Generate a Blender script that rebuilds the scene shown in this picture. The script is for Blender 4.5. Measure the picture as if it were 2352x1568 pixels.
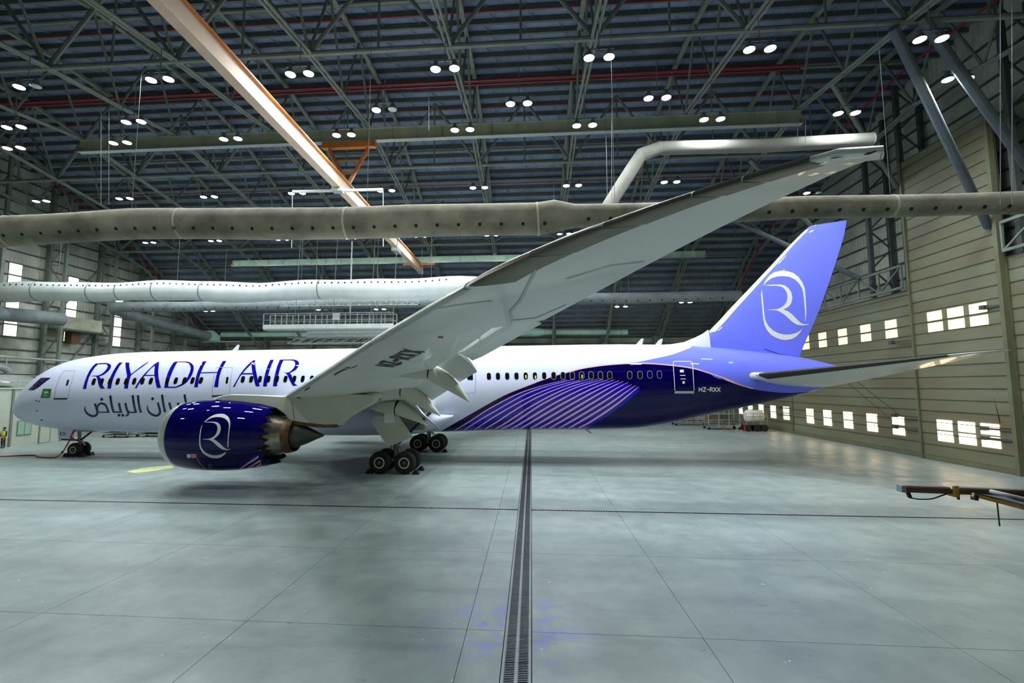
import bpy, bmesh, math, random
from mathutils import Vector, Matrix
from mathutils.bvhtree import BVHTree
from math import sin, cos, pi, radians, sqrt, hypot, atan2
random.seed(7)
for o in list(bpy.data.objects): bpy.data.objects.remove(o)
SC = bpy.context.scene; COL = SC.collection
# ---------------------------------------------------------------- camera
F_PX, PCX = 1111.0, 1135.0          # focal length and principal point of the (cropped) photograph
CAM = Vector((39.90, -34.77, 5.25))
YAW, PITCH, ROLL = radians(4.39), radians(5.29), 0.0
FW = Vector((-sin(YAW)*cos(PITCH), cos(YAW)*cos(PITCH), sin(PITCH)))
_r = Vector((cos(YAW), sin(YAW), 0)); _u = _r.cross(FW)
RT = cos(ROLL)*_r + sin(ROLL)*_u; UP = -sin(ROLL)*_r + cos(ROLL)*_u
cd = bpy.data.cameras.new('camera'); cam = bpy.data.objects.new('camera', cd); COL.objects.link(cam)
cd.sensor_width = 36; cd.lens = F_PX/2352*36; cd.shift_x = (1176-PCX)/2352; cd.clip_start = .05; cd.clip_end = 600
M = Matrix((RT, UP, -FW)).transposed().to_4x4(); M.translation = CAM; cam.matrix_world = M
SC.camera = cam
# ---------------------------------------------------------------- world, exposure
W = bpy.data.worlds.new('world'); SC.world = W; W.use_nodes = True
W.node_tree.nodes['Background'].inputs[0].default_value = (.75, .85, 1, 1)
W.node_tree.nodes['Background'].inputs[1].default_value = 0.0     # closed hall: no sky reaches the room
SC.view_settings.view_transform = 'Standard'; SC.view_settings.look = 'None'
SC.view_settings.gamma = 1; SC.view_settings.use_curve_mapping = False
SC.view_settings.exposure = 0.15
LAMP_W = 570.0          # watts of one twin high-bay fitting
# ---------------------------------------------------------------- helpers
def ray(px, py): return FW + RT*((px-PCX)/F_PX) + UP*((784-py)/F_PX)
def on(px, py, ax, v):
    d = ray(px, py); return CAM + d*((v-CAM[ax])/d[ax])
def lin(*c):
    return tuple((x/255/12.92 if x/255 <= .04045 else ((x/255+.055)/1.055)**2.4) for x in c)
MATS = {}
def mat(name, rgb, rough=.5, metal=0., var=.12, scale=1.5, bump=0., coat=0., emit=0., spec=.5, stretch=None, dark=None, bscale=None):
    """procedural paint: two octaves of noise shift the colour, optional fine relief"""
    m = bpy.data.materials.new(name); m.use_nodes = True; nt = m.node_tree; N = nt.nodes; L = nt.links
    b = N['Principled BSDF']; c = lin(*rgb)
    tc = N.new('ShaderNodeTexCoord'); src = tc.outputs['Object']
    if stretch:
        mp = N.new('ShaderNodeMapping'); mp.inputs['Scale'].default_value = stretch; L.new(src, mp.inputs[0]); src = mp.outputs[0]
    nz = N.new('ShaderNodeTexNoise'); nz.inputs['Scale'].default_value = scale; nz.inputs['Detail'].default_value = 6; nz.inputs['Roughness'].default_value = .6
    L.new(src, nz.inputs['Vector'])
    rp = N.new('ShaderNodeValToRGB'); rp.color_ramp.elements[0].position = .3; rp.color_ramp.elements[1].position = .7
    d = lin(*dark) if dark else tuple(x*(1-var) for x in c)
    rp.color_ramp.elements[0].color = (*d, 1); rp.color_ramp.elements[1].color = (*[min(1, x*(1+var*.5)) for x in c], 1)
    L.new(nz.outputs['Fac'], rp.inputs[0]); L.new(rp.outputs[0], b.inputs['Base Color'])
    b.inputs['Roughness'].default_value = rough; b.inputs['Metallic'].default_value = metal
    b.inputs['Coat Weight'].default_value = coat; b.inputs['Coat Roughness'].default_value = .025
    b.inputs['Specular IOR Level'].default_value = .0 if coat > .5 else spec
    if bump:
        n2 = N.new('ShaderNodeTexNoise'); n2.inputs['Scale'].default_value = bscale or scale*6; n2.inputs['Detail'].default_value = 4; L.new(src, n2.inputs['Vector'])
        bp = N.new('ShaderNodeBump'); bp.inputs['Strength'].default_value = bump; bp.inputs['Distance'].default_value = .05
        L.new(n2.outputs['Fac'], bp.inputs['Height']); L.new(bp.outputs[0], b.inputs['Normal'])
    if emit:
        b.inputs['Emission Color'].default_value = (*c, 1); b.inputs['Emission Strength'].default_value = emit
    MATS[name] = m; return m
ORG = {}
def mesh(geo, name='mesh', smooth=False, org=(0, 0, 0)):
    V, F = geo; me = bpy.data.meshes.new(name)
    me.from_pydata([(v[0]-org[0], v[1]-org[1], v[2]-org[2]) for v in V], [], F)
    if smooth:
        me.polygons.foreach_set('use_smooth', [True]*len(me.polygons))
        if smooth != 'all': me.set_sharp_from_angle(angle=radians(smooth if smooth > 1 else 40))
    me.update(); return me
def setp(o, label=None, cat=None, group=None, kind=None):
    for k, v in (('label', label), ('category', cat), ('group', group), ('kind', kind)):
        if v: o[k] = v
    return o
def thing(name, label, cat, loc=(0, 0, 0), group=None, kind=None):
    o = bpy.data.objects.new(name, None); COL.objects.link(o); o.location = loc; o.empty_display_size = .3
    ORG[o.name] = tuple(loc); return setp(o, label, cat, group, kind)
def part(name, geo, m, parent=None, smooth=False, label=None, cat=None, group=None, kind=None):
    if parent is None:
        V = geo[0]; xs = [[v[i] for v in V] for i in range(3)]
        org = ((min(xs[0])+max(xs[0]))/2, (min(xs[1])+max(xs[1]))/2, min(xs[2]))
    else: org = ORG[parent.name]
    me = mesh(geo, name, smooth, org); me.materials.append(m)
    o = bpy.data.objects.new(name, me); COL.objects.link(o); ORG[o.name] = org
    if parent is None: o.location = org
    else: o.parent = parent
    return setp(o, label, cat, group, kind)
def copy_tree(o, parent=None):
    c = o.copy(); COL.objects.link(c); c.parent = parent; ORG[c.name] = ORG.get(o.name, (0, 0, 0))
    for ch in o.children: copy_tree(ch, c)
    return c
def join(*gs):
    V, F = [], []
    for g in gs:
        n = len(V); V += list(g[0]); F += [tuple(i+n for i in f) for f in g[1]]
    return V, F
def box(x0, x1, y0, y1, z0, z1):
    V = [(x, y, z) for x in (x0, x1) for y in (y0, y1) for z in (z0, z1)]
    return V, [(0, 1, 3, 2), (4, 6, 7, 5), (0, 4, 5, 1), (2, 3, 7, 6), (0, 2, 6, 4), (1, 5, 7, 3)]
def frame(d, up=(0, 0, 1)):
    d = Vector(d).normalized(); u = Vector(up)
    if abs(d.dot(u)) > .98: u = Vector((0, 1, 0))
    s = d.cross(u).normalized(); return s, s.cross(d).normalized()
def beam(p, q, w, h, up=(0, 0, 1)):
    p, q = Vector(p), Vector(q); s, u = frame(q-p, up); V = []
    for c in (p, q):
        for a, b in ((-1, -1), (1, -1), (1, 1), (-1, 1)): V.append(tuple(c+s*(a*w/2)+u*(b*h/2)))
    return V, [(3, 2, 1, 0), (4, 5, 6, 7), (0, 1, 5, 4), (1, 2, 6, 5), (2, 3, 7, 6), (3, 0, 4, 7)]
def ibeam(p, q, w, h, t=.04):
    p, q = Vector(p), Vector(q); s, u = frame(q-p)
    return join(beam(p+u*(h/2-t/2), q+u*(h/2-t/2), w, t), beam(p-u*(h/2-t/2), q-u*(h/2-t/2), w, t), beam(p, q, t, h-2*t))
def tube(pts, r, n=8, caps=True, sy=1.0):
    P = [Vector(p) for p in pts]; R = r if isinstance(r, (list, tuple)) else [r]*len(P); V, F = [], []
    s = None
    for i, p in enumerate(P):
        d = (P[min(i+1, len(P)-1)]-P[max(i-1, 0)]).normalized()
        if s is None: s, u = frame(d)
        else:
            s = (s-d*s.dot(d)).normalized(); u = s.cross(d).normalized()
        k = 1.0
        if 0 < i < len(P)-1:
            a = (P[i]-P[i-1]).normalized(); k = 1/max(.5, sqrt(max(0, (1+a.dot((P[i+1]-P[i]).normalized()))/2)))
        for j in range(n):
            t = 2*pi*j/n; V.append(tuple(p+s*(R[i]*k*cos(t))+u*(R[i]*sin(t)*sy)))
    for i in range(len(P)-1):
        for j in range(n): F.append((i*n+j, i*n+(j+1) % n, (i+1)*n+(j+1) % n, (i+1)*n+j))
    if caps: F += [tuple(range(n-1, -1, -1)), tuple(range((len(P)-1)*n, len(P)*n))]
    return V, F
def loft(rings, closed=True, caps=True):
    n = len(rings[0]); V = [tuple(p) for r in rings for p in r]; F = []
    for i in range(len(rings)-1):
        for j in range(n if closed else n-1): F.append((i*n+j, i*n+(j+1) % n, (i+1)*n+(j+1) % n, (i+1)*n+j))
    if caps and closed: F += [tuple(range(n-1, -1, -1)), tuple(range((len(rings)-1)*n, len(rings)*n))]
    return V, F
def revolve(prof, c, axis='x', n=32, caps=True):
    rings = []
    for a, r in prof:
        ring = []
        for j in range(n):
            t = 2*pi*j/n
            if axis == 'x': ring.append((c[0]+a, c[1]+r*cos(t), c[2]+r*sin(t)))
            elif axis == 'y': ring.append((c[0]+r*cos(t), c[1]+a, c[2]+r*sin(t)))
            else: ring.append((c[0]+r*cos(t), c[1]+r*sin(t), c[2]+a))
        rings.append(ring)
    return loft(rings, caps=caps)
def extrude(poly, off):
    """flat polygon given in 3-D, thickened by vector off"""
    n = len(poly); V = [tuple(p) for p in poly]+[tuple(Vector(p)+Vector(off)) for p in poly]
    return V, [tuple(range(n-1, -1, -1)), tuple(range(n, 2*n))]+[(i, (i+1) % n, n+(i+1) % n, n+i) for i in range(n)]
def interp(tab, x):
    """monotone cubic through a table of (x, y)"""
    n = len(tab)
    if x <= tab[0][0]: return tab[0][1]
    if x >= tab[-1][0]: return tab[-1][1]
    i = 0
    while tab[i+1][0] < x: i += 1
    def sl(k): return (tab[k+1][1]-tab[k][1])/(tab[k+1][0]-tab[k][0])
    def tg(k):
        if k == 0: return sl(0)
        if k == n-1: return sl(n-2)
        a, b = sl(k-1), sl(k)
        return 0 if a*b <= 0 else 2*a*b/(a+b)
    h = tab[i+1][0]-tab[i][0]; t = (x-tab[i][0])/h; y0, y1 = tab[i][1], tab[i+1][1]
    return (2*t**3-3*t*t+1)*y0+(t**3-2*t*t+t)*h*tg(i)+(-2*t**3+3*t*t)*y1+(t**3-t*t)*h*tg(i+1)
def circ(px, py, r, n=14, ry=None): return [(px+r*cos(2*pi*i/n), py+(ry or r)*sin(2*pi*i/n)) for i in range(n)]
# ---- flat print laid on a curved skin: photo outline -> rays -> points on the modelled surface
def clip(poly, a, b, c):
    out = []
    for i in range(len(poly)):
        p, q = poly[i], poly[(i+1) % len(poly)]; dp, dq = a*p[0]+b*p[1]-c, a*q[0]+b*q[1]-c
        if dp >= 0: out.append(p)
        if (dp >= 0) != (dq >= 0):
            t = dp/(dp-dq); out.append((p[0]+(q[0]-p[0])*t, p[1]+(q[1]-p[1])*t))
    return out
def tess(poly, cell):
    from mathutils.geometry import tessellate_polygon
    tris = tessellate_polygon([[Vector((x, y, 0)) for x, y in poly]]); out = []
    for t in tris:
        T = [poly[i] for i in t]
        x0, x1 = min(p[0] for p in T), max(p[0] for p in T); y0, y1 = min(p[1] for p in T), max(p[1] for p in T)
        for i in range(int(math.floor(x0/cell)), int(math.floor(x1/cell))+1):
            A = clip(clip(T, 1, 0, i*cell), -1, 0, -(i+1)*cell)
            if len(A) < 3: continue
            for j in range(int(math.floor(y0/cell)), int(math.floor(y1/cell))+1):
                B = clip(clip(A, 0, 1, j*cell), 0, -1, -(j+1)*cell)
                if len(B) >= 3: out.append(B)
    return out
def project(bvh, px, py, cen, lift):
    for k in range(40):
        t = k/40; x, y = px+(cen[0]-px)*t, py+(cen[1]-py)*t
        d = ray(x, y).normalized(); h = bvh.ray_cast(CAM, d)
        if h[0] is not None:
            n = h[1] if h[1].dot(d) < 0 else -h[1]
            return h[0]+n*lift
    return None
def decal_geo(bvh, polys, lift=.012, cell=10):
    V, F, idx = [], [], {}
    for poly in polys:
        cen = (sum(p[0] for p in poly)/len(poly), sum(p[1] for p in poly)/len(poly))
        for piece in tess(poly, cell):
            f = []
            for p in piece:
                k = (round(p[0], 2), round(p[1], 2))
                if k not in idx:
                    q = project(bvh, p[0], p[1], cen, lift)
                    if q is None: idx[k] = None
                    else: idx[k] = len(V); V.append(tuple(q))
                if idx[k] is not None and idx[k] not in f: f.append(idx[k])
            if len(f) > 2: F.append(tuple(f))
    return V, F
def stroke(pts, w):
    """ribbon outline around a polyline; w one width or one per point"""
    Wd = w if isinstance(w, (list, tuple)) else [w]*len(pts); L, R = [], []
    for i, p in enumerate(pts):
        a, b = pts[max(i-1, 0)], pts[min(i+1, len(pts)-1)]; dx, dy = b[0]-a[0], b[1]-a[1]; l = hypot(dx, dy) or 1
        L.append((p[0]-dy/l*Wd[i]/2, p[1]+dx/l*Wd[i]/2)); R.append((p[0]+dy/l*Wd[i]/2, p[1]-dx/l*Wd[i]/2))
    return L+R[::-1]
def stroke_quads(pts, w):
    Wd = w if isinstance(w, (list, tuple)) else [w]*len(pts); s = stroke(pts, Wd); n = len(pts)
    return [[s[i], s[i+1], s[2*n-2-i], s[2*n-1-i]] for i in range(n-1)]
def curve(pts, n=6):
    """smooth polyline (Catmull-Rom)"""
    out = []; P = [pts[0]]+list(pts)+[pts[-1]]
    for i in range(1, len(P)-2):
        for k in range(n):
            t = k/n
            out.append(tuple(.5*(2*P[i][j]+(P[i+1][j]-P[i-1][j])*t+(2*P[i-1][j]-5*P[i][j]+4*P[i+1][j]-P[i+2][j])*t*t+(3*P[i][j]-P[i-1][j]-3*P[i+1][j]+P[i+2][j])*t**3) for j in range(len(pts[0]))))
    out.append(tuple(pts[-1])); return out
def Z(ox, oy, s): return lambda *pts: [(ox+x/s, oy+y/s) for x, y in pts]
def bvh_of(*objs):
    V, F = [], []
    for o in objs:
        mw = Vector(ORG[o.name]); n = len(V); V += [v.co+mw for v in o.data.vertices]; F += [tuple(i+n for i in p.vertices) for p in o.data.polygons]
    return BVHTree.FromPolygons(V, F)
# ---------------------------------------------------------------- materials
mat('steel', (112, 122, 112), .5, 0, .25, 1.2, spec=.4)
mat('steel_dark', (70, 78, 74), .6, 0, .25, 1.0)
mat('steel_blue', (86, 95, 98), .6, 0, .2, 1.5, spec=.2)
mat('canvas_stone', (112, 112, 104), .85, 0, .2, .8, bump=.2)
mat('canvas_seam', (168, 164, 142), .85, 0, .1, 2)
mat('purlin', (92, 98, 92), .6, 0, .25, .8)
mat('red_pipe', (128, 18, 38), .4, 0, .2, 2)
mat('cable', (104, 110, 106), .7, 0, .1, 3)
mat('galv', (170, 178, 172), .4, .5, .2, 4)
mat('lamp_body', (120, 125, 125), .4, .6, .1, 5)
mat('lamp_glow', (240, 250, 245), .5, emit=30)
mat('lamp_off', (190, 194, 192), .3)
MATS['lamp_glow'].cycles.emission_sampling = 'NONE'
mat('pane_warm', (255, 226, 178), .4, var=.05, emit=4.5)
mat('pane_amber', (255, 220, 164), .4, var=.08, emit=1.5)
mat('pane_cool', (240, 245, 238), .4, var=.03, emit=3.0)
mat('orange', (196, 118, 48), .45, 0, .3, 2)
mat('cream', (206, 182, 158), .7, 0, .12, 1.2)
mat('rail_green', (176, 206, 184), .45, 0, .15, 1)
mat('runway_grey', (158, 166, 140), .5, 0, .15, 1)
mat('canvas_khaki', (128, 124, 104), .85, 0, .4, .7, bump=.25, dark=(88, 84, 70))
mat('canvas_white', (196, 204, 198), .8, 0, .12, .8, bump=.3)
mat('canvas_grey', (118, 128, 128), .8, 0, .3, .8, bump=.25)
mat('canvas_pale', (150, 186, 170), .75, 0, .2, .8, bump=.2)
mat('hole_shade', (14, 14, 14), .9, 0, .1)  # near-black of raised discs, painting the shade inside the duct holes
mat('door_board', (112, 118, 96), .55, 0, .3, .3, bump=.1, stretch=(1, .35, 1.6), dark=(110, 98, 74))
mat('door_rib', (74, 82, 62), .5, 0, .3, .6)
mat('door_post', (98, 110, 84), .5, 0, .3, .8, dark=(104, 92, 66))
mat('office', (168, 176, 158), .7, 0, .15, .6)
mat('office_glass', (140, 170, 150), .15, 0, .1, 1)
mat('joint', (96, 100, 98), .8, 0, .2, 2)
mat('grate', (96, 102, 106), .45, .7, .3, 3)
mat('pit', (92, 96, 94), .9)
mat('frame_strip', (126, 132, 132), .5, .4, .2, 3)
mat('wood', (104, 78, 54), .7, 0, .3, 3)
mat('yellow', (214, 160, 52), .5, 0, .3, 3)
mat('black', (16, 16, 18), .6, 0, .1, 3)
mat('blue_cart', (42, 84, 170), .5, 0, .2, 3)
mat('tank_white', (228, 222, 214), .5, 0, .15, 2)
mat('rubber', (20, 20, 22), .75, 0, .2, 4, bump=.05)
mat('paint_yellow', (196, 204, 140), .7, 0, .3, 3)
def cladding(name, c1, c2, per, ax, rough=.55):
    """ribbed metal sheet: ribs as fine relief along one axis, soft staining"""
    m = mat(name, c1, rough, 0, .2, .35, dark=c2, spec=.3); nt = m.node_tree; N = nt.nodes; L = nt.links
    tc = N.new('ShaderNodeTexCoord'); wv = N.new('ShaderNodeTexWave'); wv.bands_direction = ax; wv.inputs['Scale'].default_value = per
    L.new(tc.outputs['Object'], wv.inputs['Vector']); bp = N.new('ShaderNodeBump'); bp.inputs['Strength'].default_value = .5; bp.inputs['Distance'].default_value = .04
    L.new(wv.outputs['Fac'], bp.inputs['Height']); L.new(bp.outputs[0], N['Principled BSDF'].inputs['Normal']); return m
cladding('roof_sheet', (120, 138, 160), (92, 108, 132), .9, 'X')
cladding('wall_sheet', (176, 178, 166), (128, 132, 120), .8, 'Y')
cladding('back_sheet', (166, 170, 150), (112, 110, 92), .8, 'X')
def floor_mat():
    m = mat('concrete', (150, 158, 155), .42, 0, .2, .5, spec=.35); nt = m.node_tree; N = nt.nodes; L = nt.links; b = N['Principled BSDF']
    geo = N.new('ShaderNodeNewGeometry'); pos = geo.outputs['Position']
    def noise(s, d=6, st=None):
        n = N.new('ShaderNodeTexNoise'); n.inputs['Scale'].default_value = s; n.inputs['Detail'].default_value = d; n.inputs['Roughness'].default_value = .62
        if st:
            mp = N.new('ShaderNodeMapping'); mp.inputs['Scale'].default_value = st; L.new(pos, mp.inputs[0]); L.new(mp.outputs[0], n.inputs['Vector'])
        else: L.new(pos, n.inputs['Vector'])
        return n.outputs['Fac']
    def ramp(f, p0, p1, c0, c1):
        r = N.new('ShaderNodeValToRGB'); r.color_ramp.elements[0].position = p0; r.color_ramp.elements[1].position = p1
        r.color_ramp.elements[0].color = (*c0, 1); r.color_ramp.elements[1].color = (*c1, 1); L.new(f, r.inputs[0]); return r.outputs[0]
    def mix(f, a, bb, mode='MIX'):
        n = N.new('ShaderNodeMix'); n.data_type = 'RGBA'; n.blend_type = mode
        if isinstance(f, float): n.inputs[0].default_value = f
        else: L.new(f, n.inputs[0])
        for i, v in ((6, a), (7, bb)):
            if isinstance(v, tuple): n.inputs[i].default_value = (*v, 1)
            else: L.new(v, n.inputs[i])
        return n.outputs[2]
    base = ramp(noise(.16), .3, .72, lin(118, 131, 129), lin(148, 159, 156))
    base = mix(.35, base, ramp(noise(.9, 9), .35, .7, lin(108, 121, 121), lin(160, 170, 166)))
    base = mix(ramp(noise(.45, 8, (.3, 1.5, 1)), .56, .74, (0, 0, 0), (.6, .6, .6)), base, lin(98, 106, 110))     # drag marks
    base = mix(ramp(noise(2.3, 4, (1, 1.8, 1)), .66, .74, (0, 0, 0), (.6, .6, .6)), base, lin(84, 94, 98))         # dark scuffs
    base = mix(ramp(noise(4.1, 2), .735, .755, (0, 0, 0), (.75, .75, .75)), base, lin(214, 218, 214))                    # pale chips
    # blue overspray dust beside the drain
    vm = N.new('ShaderNodeVectorMath'); vm.operation = 'DISTANCE'; vm.inputs[1].default_value = (39.5, -23.6, 0); L.new(pos, vm.inputs[0])
    mr = N.new('ShaderNodeMapRange'); mr.inputs[1].default_value = 2.2; mr.inputs[2].default_value = .2; L.new(vm.outputs['Value'], mr.inputs[0])
    mu = N.new('ShaderNodeMath'); mu.operation = 'MULTIPLY'; L.new(mr.outputs[0], mu.inputs[0])
    L.new(ramp(noise(2.2, 5), .46, .62, (0, 0, 0), (.9, .9, .9)), mu.inputs[1])
    base = mix(mu.outputs[0], base, lin(116, 122, 205))
    L.new(base, b.inputs['Base Color'])
    L.new(ramp(noise(1.1, 5), .3, .7, (.30, .30, .30), (.52, .52, .52)), b.inputs['Roughness'])
    return m
floor_mat()
mat('concrete_plain', (150, 158, 155), .6)
# ---------------------------------------------------------------- room shell
XL, XD, XR = -14.5, 68.9, 71.3         # left wall, hangar door line, gable wall above the doors
YB, YN, YC = 43.0, -43.0, 0.0         # back wall, near wall (behind the photographer), ridge line
ROOF = [(0, 30.9), (6, 30.5), (10, 29.6), (14.5, 28.1), (19.7, 26.3), (23.7, 24.3), (29.8, 20.6), (35, 17.1), (38, 15.4), (43, 13.3)]
def roof_z(y): return interp(ROOF, abs(y-YC))
def chord_z(y):
    u = abs(y-YC); return interp([(0, 25.1), (5.2, 24.4), (10.2, 23.8), (15.6, 22.95), (21, 22.1), (25.6, 20.9), (30.5, 17.8), (35.5, 14.5), (41.9, 10.4)], u)
# floor: dark bed with concrete slabs laid on it, cut around the drains
DX, DY = 39.58, -13.5
fl = part('floor', box(XL, XR+2, YN, YB, -.9, -.45), MATS['joint'], kind='structure')
sx = sorted([XL, XR+2, DX-.29, DX+.29]+[38.47+4.98*k for k in range(-10, 7) if XL+1 < 38.47+4.98*k < XR+1])
sy = sorted([YN, YB, DY-.085, DY+.085]+[-18.9+4.92*k for k in range(-4, 13) if k != 1 and YN+1 < -18.9+4.92*k < YB-1])
rest = []
for i in range(len(sx)-1):
    for j in range(len(sy)-1):
        x0, x1, y0, y1 = sx[i], sx[i+1], sy[j], sy[j+1]
        if abs(x0-(DX-.29)) < .01 or abs(y0-(DY-.085)) < .01: continue
        g = .006; b_ = box(x0+g, x1-g, y0+g, y1-g, -.46, 0)
        if y1 < -28: rest.append(b_)
        else: part('floor_slab', b_, MATS['concrete'], fl)
part('floor_slab_field', join(*rest), MATS['concrete'], fl, kind='stuff')
# trench drains
dr = thing('floor_drain', 'long double-row steel trench drain grate running towards the airliner', 'drain', (DX, YN+4, 0))
part('channel', box(DX-.275, DX+.275, YN+4, YB-2, -.46, -.43), MATS['pit'], dr)
for s in (-1, 0, 1): part('edge_frame', box(DX+s*.255-.022, DX+s*.255+.022, YN+4, YB-2, -.05, .004), MATS['frame_strip'], dr)
def grate_mesh(n, pitch, wid):
    return join(*[box(-wid/2, wid/2, (k+.22)*pitch, (k+.62)*pitch, -.035, 0) for k in range(n)], box(-wid/2, -wid/2+.02, 0, n*pitch, -.04, -.001), box(wid/2-.02, wid/2, 0, n*pitch, -.04, -.001))
gm = mesh(grate_mesh(18, .055, .22), 'grate_panel'); gm.materials.append(MATS['grate'])
y = -30.0; k = 0
while y < 14 and k < 44:
    for s in (-1, 1):
        o = bpy.data.objects.new('grate_panel', gm); COL.objects.link(o); o.parent = dr; o.location = (s*.128, y-(YN+4), 0)
    y += 1.0; k += 1
part('grate_run', join(box(DX-.24, DX-.02, 14, YB-2, -.03, -.002), box(DX+.02, DX+.24, 14, YB-2, -.03, -.002)), MATS['grate'], dr, kind='stuff')
dc = thing('floor_drain', 'narrow slotted cross drain running parallel to the airliner fuselage', 'drain', (DX, DY, 0))
part('channel', box(XL, XR+2, DY-.075, DY+.075, -.46, -.43), MATS['pit'], dc)
gm2 = mesh(join(*[box((k+.25)*.11, (k+.68)*.11, -.062, .062, -.03, -.001) for k in range(11)], box(0, 1.2, -.078, -.062, -.03, .001), box(0, 1.2, .062, .078, -.03, .001)), 'grate_panel'); gm2.materials.append(MATS['grate'])
x = XL
while x < XR:
    if not (DX-1.48 < x < DX+.3):
        o = bpy.data.objects.new('grate_panel', gm2); COL.objects.link(o); o.parent = dc; o.location = (x-DX, 0, 0)
    x += 1.21
# ceiling: ribbed sheets, purlins, sag rods
us = [YC-43+86*k/72 for k in range(73)]
ce = part('ceiling', join(*[(lambda a, b: ([(XL-1, a, roof_z(a)), (XR+1, a, roof_z(a)), (XR+1, b, roof_z(b)), (XL-1, b, roof_z(b)), (XL-1, a, roof_z(a)+.12), (XR+1, a, roof_z(a)+.12), (XR+1, b, roof_z(b)+.12), (XL-1, b, roof_z(b)+.12)],
          [(0, 3, 2, 1), (4, 5, 6, 7), (0, 1, 5, 4), (2, 3, 7, 6), (1, 2, 6, 5), (3, 0, 4, 7)]))(us[k], us[k+1]) for k in range(72)]), MATS['roof_sheet'], kind='structure')
pys = []; y = YC-22
while y < YB-.4:
    pys.append(y); sl = (roof_z(y+.1)-roof_z(y-.1))/.2; y += 1.22/sqrt(1+sl*sl)
for y in pys:
    z = roof_z(y); part('purlin', box(XL, XR, y-.05, y+.05, z-.36, z-.01), MATS['purlin'], ce)
    part('purlin_flange', box(XL, XR, y-.05, y+.14, z-.40, z-.36), MATS['purlin'], ce)
rods = []
for i in range(len(pys)-1):
    for k in range(33):
        xx = XL+1.3+2.62*k+(.5 if i % 2 else 0); a, b = pys[i], pys[i+1]
        rods.append(beam((xx, a, roof_z(a)-.3), (xx+.5, b, roof_z(b)-.12), .035, .06))
part('sag_rod', join(*rods), MATS['steel'], ce, kind='stuff')
# walls
def gable(x0, x1, zbase=0):
    pts = [YC-43+86*k/36 for k in range(37)]; pts = sorted(p for p in pts if YN <= p <= YB)
    poly = [(x0, YN, zbase)]+[(x0, p, max(zbase, roof_z(p))) for p in pts]+[(x0, YB, zbase)]
    return extrude(poly, (x1-x0, 0, 0))
wl = part('wall_left', gable(XL-.3, XL), MATS['wall_sheet'], kind='structure')
wb = part('wall_back', box(XL-.3, XR+2, YB, YB+.3, 0, 13.6), MATS['back_sheet'], kind='structure')
part('wall_near', box(XL-.3, XR+2, YN-.3, YN, 0, 13.6), MATS['back_sheet'], kind='structure')
wr = part('wall_right', gable(XR, XR+.3, 12.0), MATS['wall_sheet'], kind='structure')
for k in range(22):
    z = 1.3+1.3*k
    y0 = -30
    yy = [p for p in [YC+43*t/60 for t in range(61)] if roof_z(p) > z+.2]
    y1 = min(YB, max(yy)) if yy else YC+6
    part('girt', box(XL, XL+.16, y0, y1, z-.06, z+.06), MATS['steel_dark'], wl)
    if z > 12.6: part('girt', box(XR-.16, XR, y0, y1, z-.06, z+.06), MATS['steel_dark'], wr)
for z in (1.5, 4, 6.5, 9, 10.6, 12.0, 13.0): part('girt', box(XL, XR, YB-.16, YB, z-.08, z+.08), MATS['steel_dark'], wb)
for k in range(11): x = -11.8+7.87*k; part('post', box(x-.18, x+.18, YB-.4, YB-.02, 0, 13.3), MATS['steel'], wb)
CY = [-4.8, 1.7, 8.2, 14.7, 21.2, 27.7, 34.2, 40.4]
for y in CY:
    top = roof_z(y)-.5
    cl = thing('lattice_column', 'grey steel lattice column standing against the left wall', 'column', (XL+.9, y, 0), 'lattice columns along the left wall')
    part('wall_post', box(XL+.16, XL+.56, y-.2, y+.2, 0, top), MATS['steel'], cl)
    part('inner_post', box(XL+2.2, XL+2.5, y-.15, y+.15, 0, top-.6), MATS['steel'], cl)
    z = .6; s = 0
    while z+2.6 < top-.7:
        a, b = (XL+.4, XL+2.35) if s else (XL+2.35, XL+.4)
        part('lacing', beam((a, y, z), (b, y, z+2.6), .09, .09), MATS['steel'], cl); z += 2.6; s = 1-s
        part('lacing', beam((XL+.4, y, z), (XL+2.35, y, z), .08, .08), MATS['steel'], cl)
for i in (1, 3, 5):      # wall bracing between columns
    for z0, z1 in ((4, 12), (12, 20)):
        if z1 < roof_z(CY[i+1])-1: part('wall_brace', beam((XL+.3, CY[i], z0), (XL+.3, CY[i+1], z1), .12, .12), MATS['steel'], wl)
wn = 0
for y in (11.5, 18.0, 24.5):
    wn += 1
    w = part('window_%d' % wn, join(box(XL, XL+.05, y-.7, y-.64, 10.5, 18.3), box(XL, XL+.05, y+.64, y+.7, 10.5, 18.3)), MATS['steel_dark'], kind='structure')
    for k in range(6): part('pane', box(XL+.002, XL+.04, y-.64, y+.64, 10.52+1.3*k, 10.52+1.3*k+1.2), MATS['pane_cool'], w)
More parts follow.
